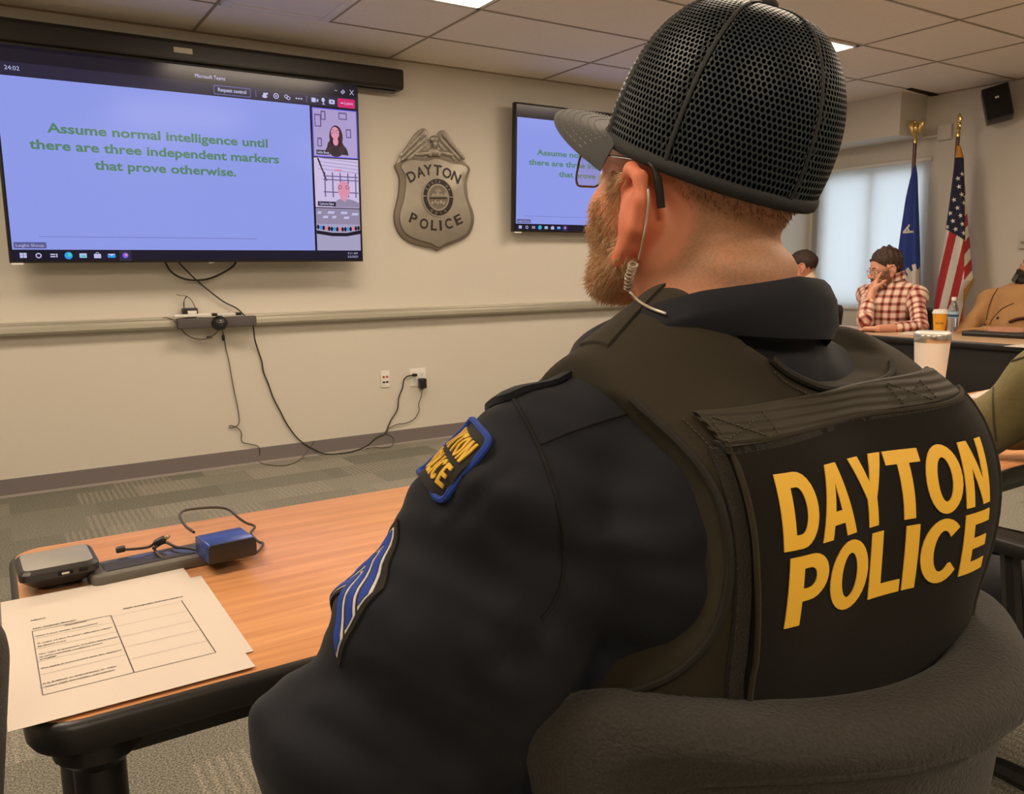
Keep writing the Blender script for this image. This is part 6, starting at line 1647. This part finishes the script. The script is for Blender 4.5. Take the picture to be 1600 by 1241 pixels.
# eyes, brows, as far as they can be seen
for sd in (-1, 1):
    b = B(); ce = hp0(sd*.032, .0745, -.003); tt = bmesh.new(); bmesh.ops.create_uvsphere(tt, u_segments=12, v_segments=8, radius=.0121); b.merge(tt, Matrix.Translation(Vector(ce)))
    tt = bmesh.new(); bmesh.ops.create_uvsphere(tt, u_segments=10, v_segments=8, radius=.0062); b.merge(tt, Matrix.Translation(Vector(ce+HRo@V3(0, .0072, .001))), 1); b.done('eye', [MATS['eye_white'], mat('eye_blue', (.05, .10, .16), .2)], OF, True)
    B().tube(spline([hp0(sd*.014, .0895, .020), hp0(sd*.03, .0855, .025), hp0(sd*.047, .072, .020)], 4), [.001]+[.0018]*7+[.001], 6).done('eyebrow', m_hairb, OF, True)
# ---- clear coiled earpiece tube
m_tube = mat('clear_tube', (.70, .62, .50), .2, trans=.35, spec=.6)
def face_on(px, off): return view_on(lambda p: np.minimum(head_o(p), body_o(p)), px, off)
b = B()
up_ = face_on(spline([(1013, 296), (1013, 320), (1010, 345), (1006, 368), (1002, 388), (998, 405)], 5), .006)
co = face_on([(990, 412), (984, 432), (982, 452)], .008); path = np.array(spline(list(co), 40)); L = len(path); coil = []
ax_ = path[-1]-path[0]; ax_ /= np.linalg.norm(ax_); x_ = np.cross(ax_, CF); x_ /= np.linalg.norm(x_); y_ = np.cross(ax_, x_)
tt_ = np.linspace(0, 1, 140)
for t in tt_:
    c_ = np.array([np.interp(t*(L-1), np.arange(L), path[:, k]) for k in range(3)]); coil.append(c_+(x_*math.cos(2*PI*8*t)+y_*math.sin(2*PI*8*t))*.0036)
b.tube(list(up_), .0010, 6); b.tube(coil, .0009, 6)
tail = view_on(lambda p: np.minimum(body_o(p), shirt_o(p)-.016), spline([(983, 455), (990, 462), (1000, 472), (1018, 482), (1040, 490)], 5), .004)
b.tube(list(tail), .0012, 6); b.done('earpiece_tube', m_tube, OF, True)
# ================================================================= office chairs
m_fab = mat('chair_fabric', (.036, .033, .027), .9, sheen=.08, bump=(330, 1.0, .0022), var=(330, .45))
m_fab2 = mat('chair_shell', (.022, .020, .016), .85, bump=(700, .5, .001))
def office_chair(label, loc, rz, group=None):
    t = thing('office_chair', label, 'chair', loc, rz, group)
    W_, ZT, ZB = .262, .900, .50
    def shape(p):                                       # curved backrest, thin in the middle, padded rim
        x, y, z = p[:, 0], p[:, 1], p[:, 2]
        yy = y+.245-.175*np.abs(x/.265)**2.1+.10*np.clip((.86-z)/.4, 0, 1)*(-.35)
        hw = W_-.055*np.clip((ZT-z)/.40, 0, 1.2)
        xs_ = x/hw*W_
        zz = z+.020*(x/W_)**2*0
        qx = np.abs(xs_)-(W_-.07); qz = np.abs(zz-(ZT+ZB)/2)-((ZT-ZB)/2-.07)
        d2 = np.sqrt(np.maximum(qx, 0)**2+np.maximum(qz, 0)**2)+np.minimum(np.maximum(qx, qz), 0)-.07
        th = .018+.020*np.clip((.055+d2)/.03, 0, 1)
        a = np.maximum(d2+.030, 0); e = np.sqrt(a*a+np.maximum(np.abs(yy)-th+.030, 0)**2)-.030
        return e
    V, Fc = sdf_mesh(shape, (-.34, -.40, .46), (.34, .06, .95), .0065)
    np_obj('backrest', V, Fc, m_fab, t, world=False)
    b = B(); pts = []
    for k in range(64):                                  # piping round the outside of the padded rim
        a = 2*PI*k/64; cx_, cz_ = math.cos(a), math.sin(a)
        x = (W_-.030)*np.sign(cx_)*abs(cx_)**.55; z = (ZT+ZB)/2+((ZT-ZB)/2-.030)*np.sign(cz_)*abs(cz_)**.55
        hw = W_-.055*np.clip((ZT-z)/.40, 0, 1.2); x = x/W_*hw
        o = np.array([[x, -.45, z]]); q = march(shape, o, V3(0, 1, 0), .0)[0]; pts.append(q)
    b.tube(pts, .0032, 6, closed=True); b.done('piping', m_fab, t)
    def seat(p): return boxd(p, (0, .03, .455), (.245, .235, .045), .04)-.01*np.clip(1-(ln((p-V3(0, .03, 0))[:, :2])/.3)**2, 0, 1)*(-1)*0
    V, Fc = sdf_mesh(seat, (-.27, -.23, .38), (.27, .30, .53), .012); np_obj('seat', V, Fc, m_fab, t, world=False)
    b = B(); b.tube(spline([(0, -.02, .40), (0, -.18, .39), (0, -.27, .44), (0, -.285, .58)], 6), .028, 8, flat=.5, up=(1, 0, 0)); b.box((0, .0, .40), (.22, .26, .04), bev=.01); b.done('seat_bracket', m_black, t)
    B().lathe([(.028, .40), (.028, .24), (.036, .23), (.036, .10), (.05, .09), (.05, .06)], 20).done('gas_column', m_black, t)
    for sg in (-1, 1):
        b = B(); b.tube(spline([(sg*.20, .02, .425), (sg*.285, .02, .44), (sg*.30, .03, .56), (sg*.295, .05, .69)], 6), .017, 8); b.prism(rrect(.075, .25, .034, 4, sg*.295, .06), .028, Matrix.Translation((0, 0, .69)), 0, .008); b.done('armrest', m_black, t)
    b = B()
    for k in range(5):
        a = 2*PI*k/5+.3; b.tube([(.03*math.cos(a), .03*math.sin(a), .085), (.18*math.cos(a), .18*math.sin(a), .080), (.29*math.cos(a), .29*math.sin(a), .066)], [.030, .024, .018], 8)
    b.done('star_base', m_black, t)
    for k in range(5):
        a = 2*PI*k/5+.3; M_ = Matrix.Translation((.295*math.cos(a), .295*math.sin(a), 0)) @ Matrix.Rotation(a*1.7, 4, 'Z')
        b = B(); b.lathe([(.008, .07), (.008, .045)], 8, M_)
        for s_ in (-1, 1): b.lathe([(.012, -.008), (.026, -.009), (.0285, 0), (.026, .009), (.012, .008)], 16, M_ @ Matrix.Translation((0, s_*.016, .0285)) @ Matrix.Rotation(PI/2, 4, 'X'))
        b.box((0, 0, .046), (.045, .05, .022), M_, 0, .006); b.done('caster', m_black, t)
    return t
CH = office_chair('grey fabric office chair holding the officer, backrest curving around the vest', (.582, .548, 0), -math.radians(4.5))
# neighbour at the next table: olive jacket
oc = P(1720, 700, 1.55)
OL = (1.86, .60, 0)
pa4, pa4_cloth = person('person in olive green jacket at the right edge, only a shoulder visible', OL, -math.radians(6), dict(
    lean=(0, .12), head=(0.10, .22, 1.17), look=(math.radians(-10), math.radians(-15), 0), skin=('skin_fair', (.62, .30, .20)), wide=1.15, belly=1.15,
    arms={s_: dict(elbow=(s_*.28, .26, .82), wrist=(s_*.10, .46, .80), hdir=(-s_, .45, 0), hback=(0, 0, 1), hs=s_) for s_ in (-1, 1)},
    top=('jacket', mat('jacket_olive', (.17, .145, .06), .85, bump=(60, .35, .006), var=(10, .12)), False), sleeve=.9, collar=mat('jacket_olive', (.17, .145, .06), .85),
    hair=dict(name='hair_brown', col=(.045, .022, .012), curl=.002)))
for pts in ([(1509, 600), (1530, 588), (1556, 574), (1585, 563), (1605, 557)], [(1560, 575), (1553, 600), (1552, 640), (1556, 690)]):
    q = pa4_cloth(spline(pts, 6), .0005); len(q) > 2 and B().tube(q, .0022, 6).done('seam', mat('seam_olive', (.07, .06, .025), .9), pa4)
dup(CH, (1.82, .64, 0), -math.radians(4), 'dark office chair under the person in the olive jacket')
lc_ = dup(CH, (-.2705, .99, 0), math.radians(3), 'dark armless office chair whose edge shows at the left border beside the papers')
for ch in list(lc_.children):
    if ch.name.startswith('armrest'): bpy.data.objects.remove(ch)
for lc, rz, lb in (((PL[0]+.02, PL[1], 0), math.radians(90), 'dark office chair behind the person in the plaid shirt'), ((CL[0]+.02, CL[1], 0), math.radians(90), 'dark office chair under the person in the cream shirt'),
                   ((BL_[0]+.04, BL_[1], 0), math.radians(98), 'dark office chair under the person in the brown jacket')): dup(CH, lc, rz, lb)
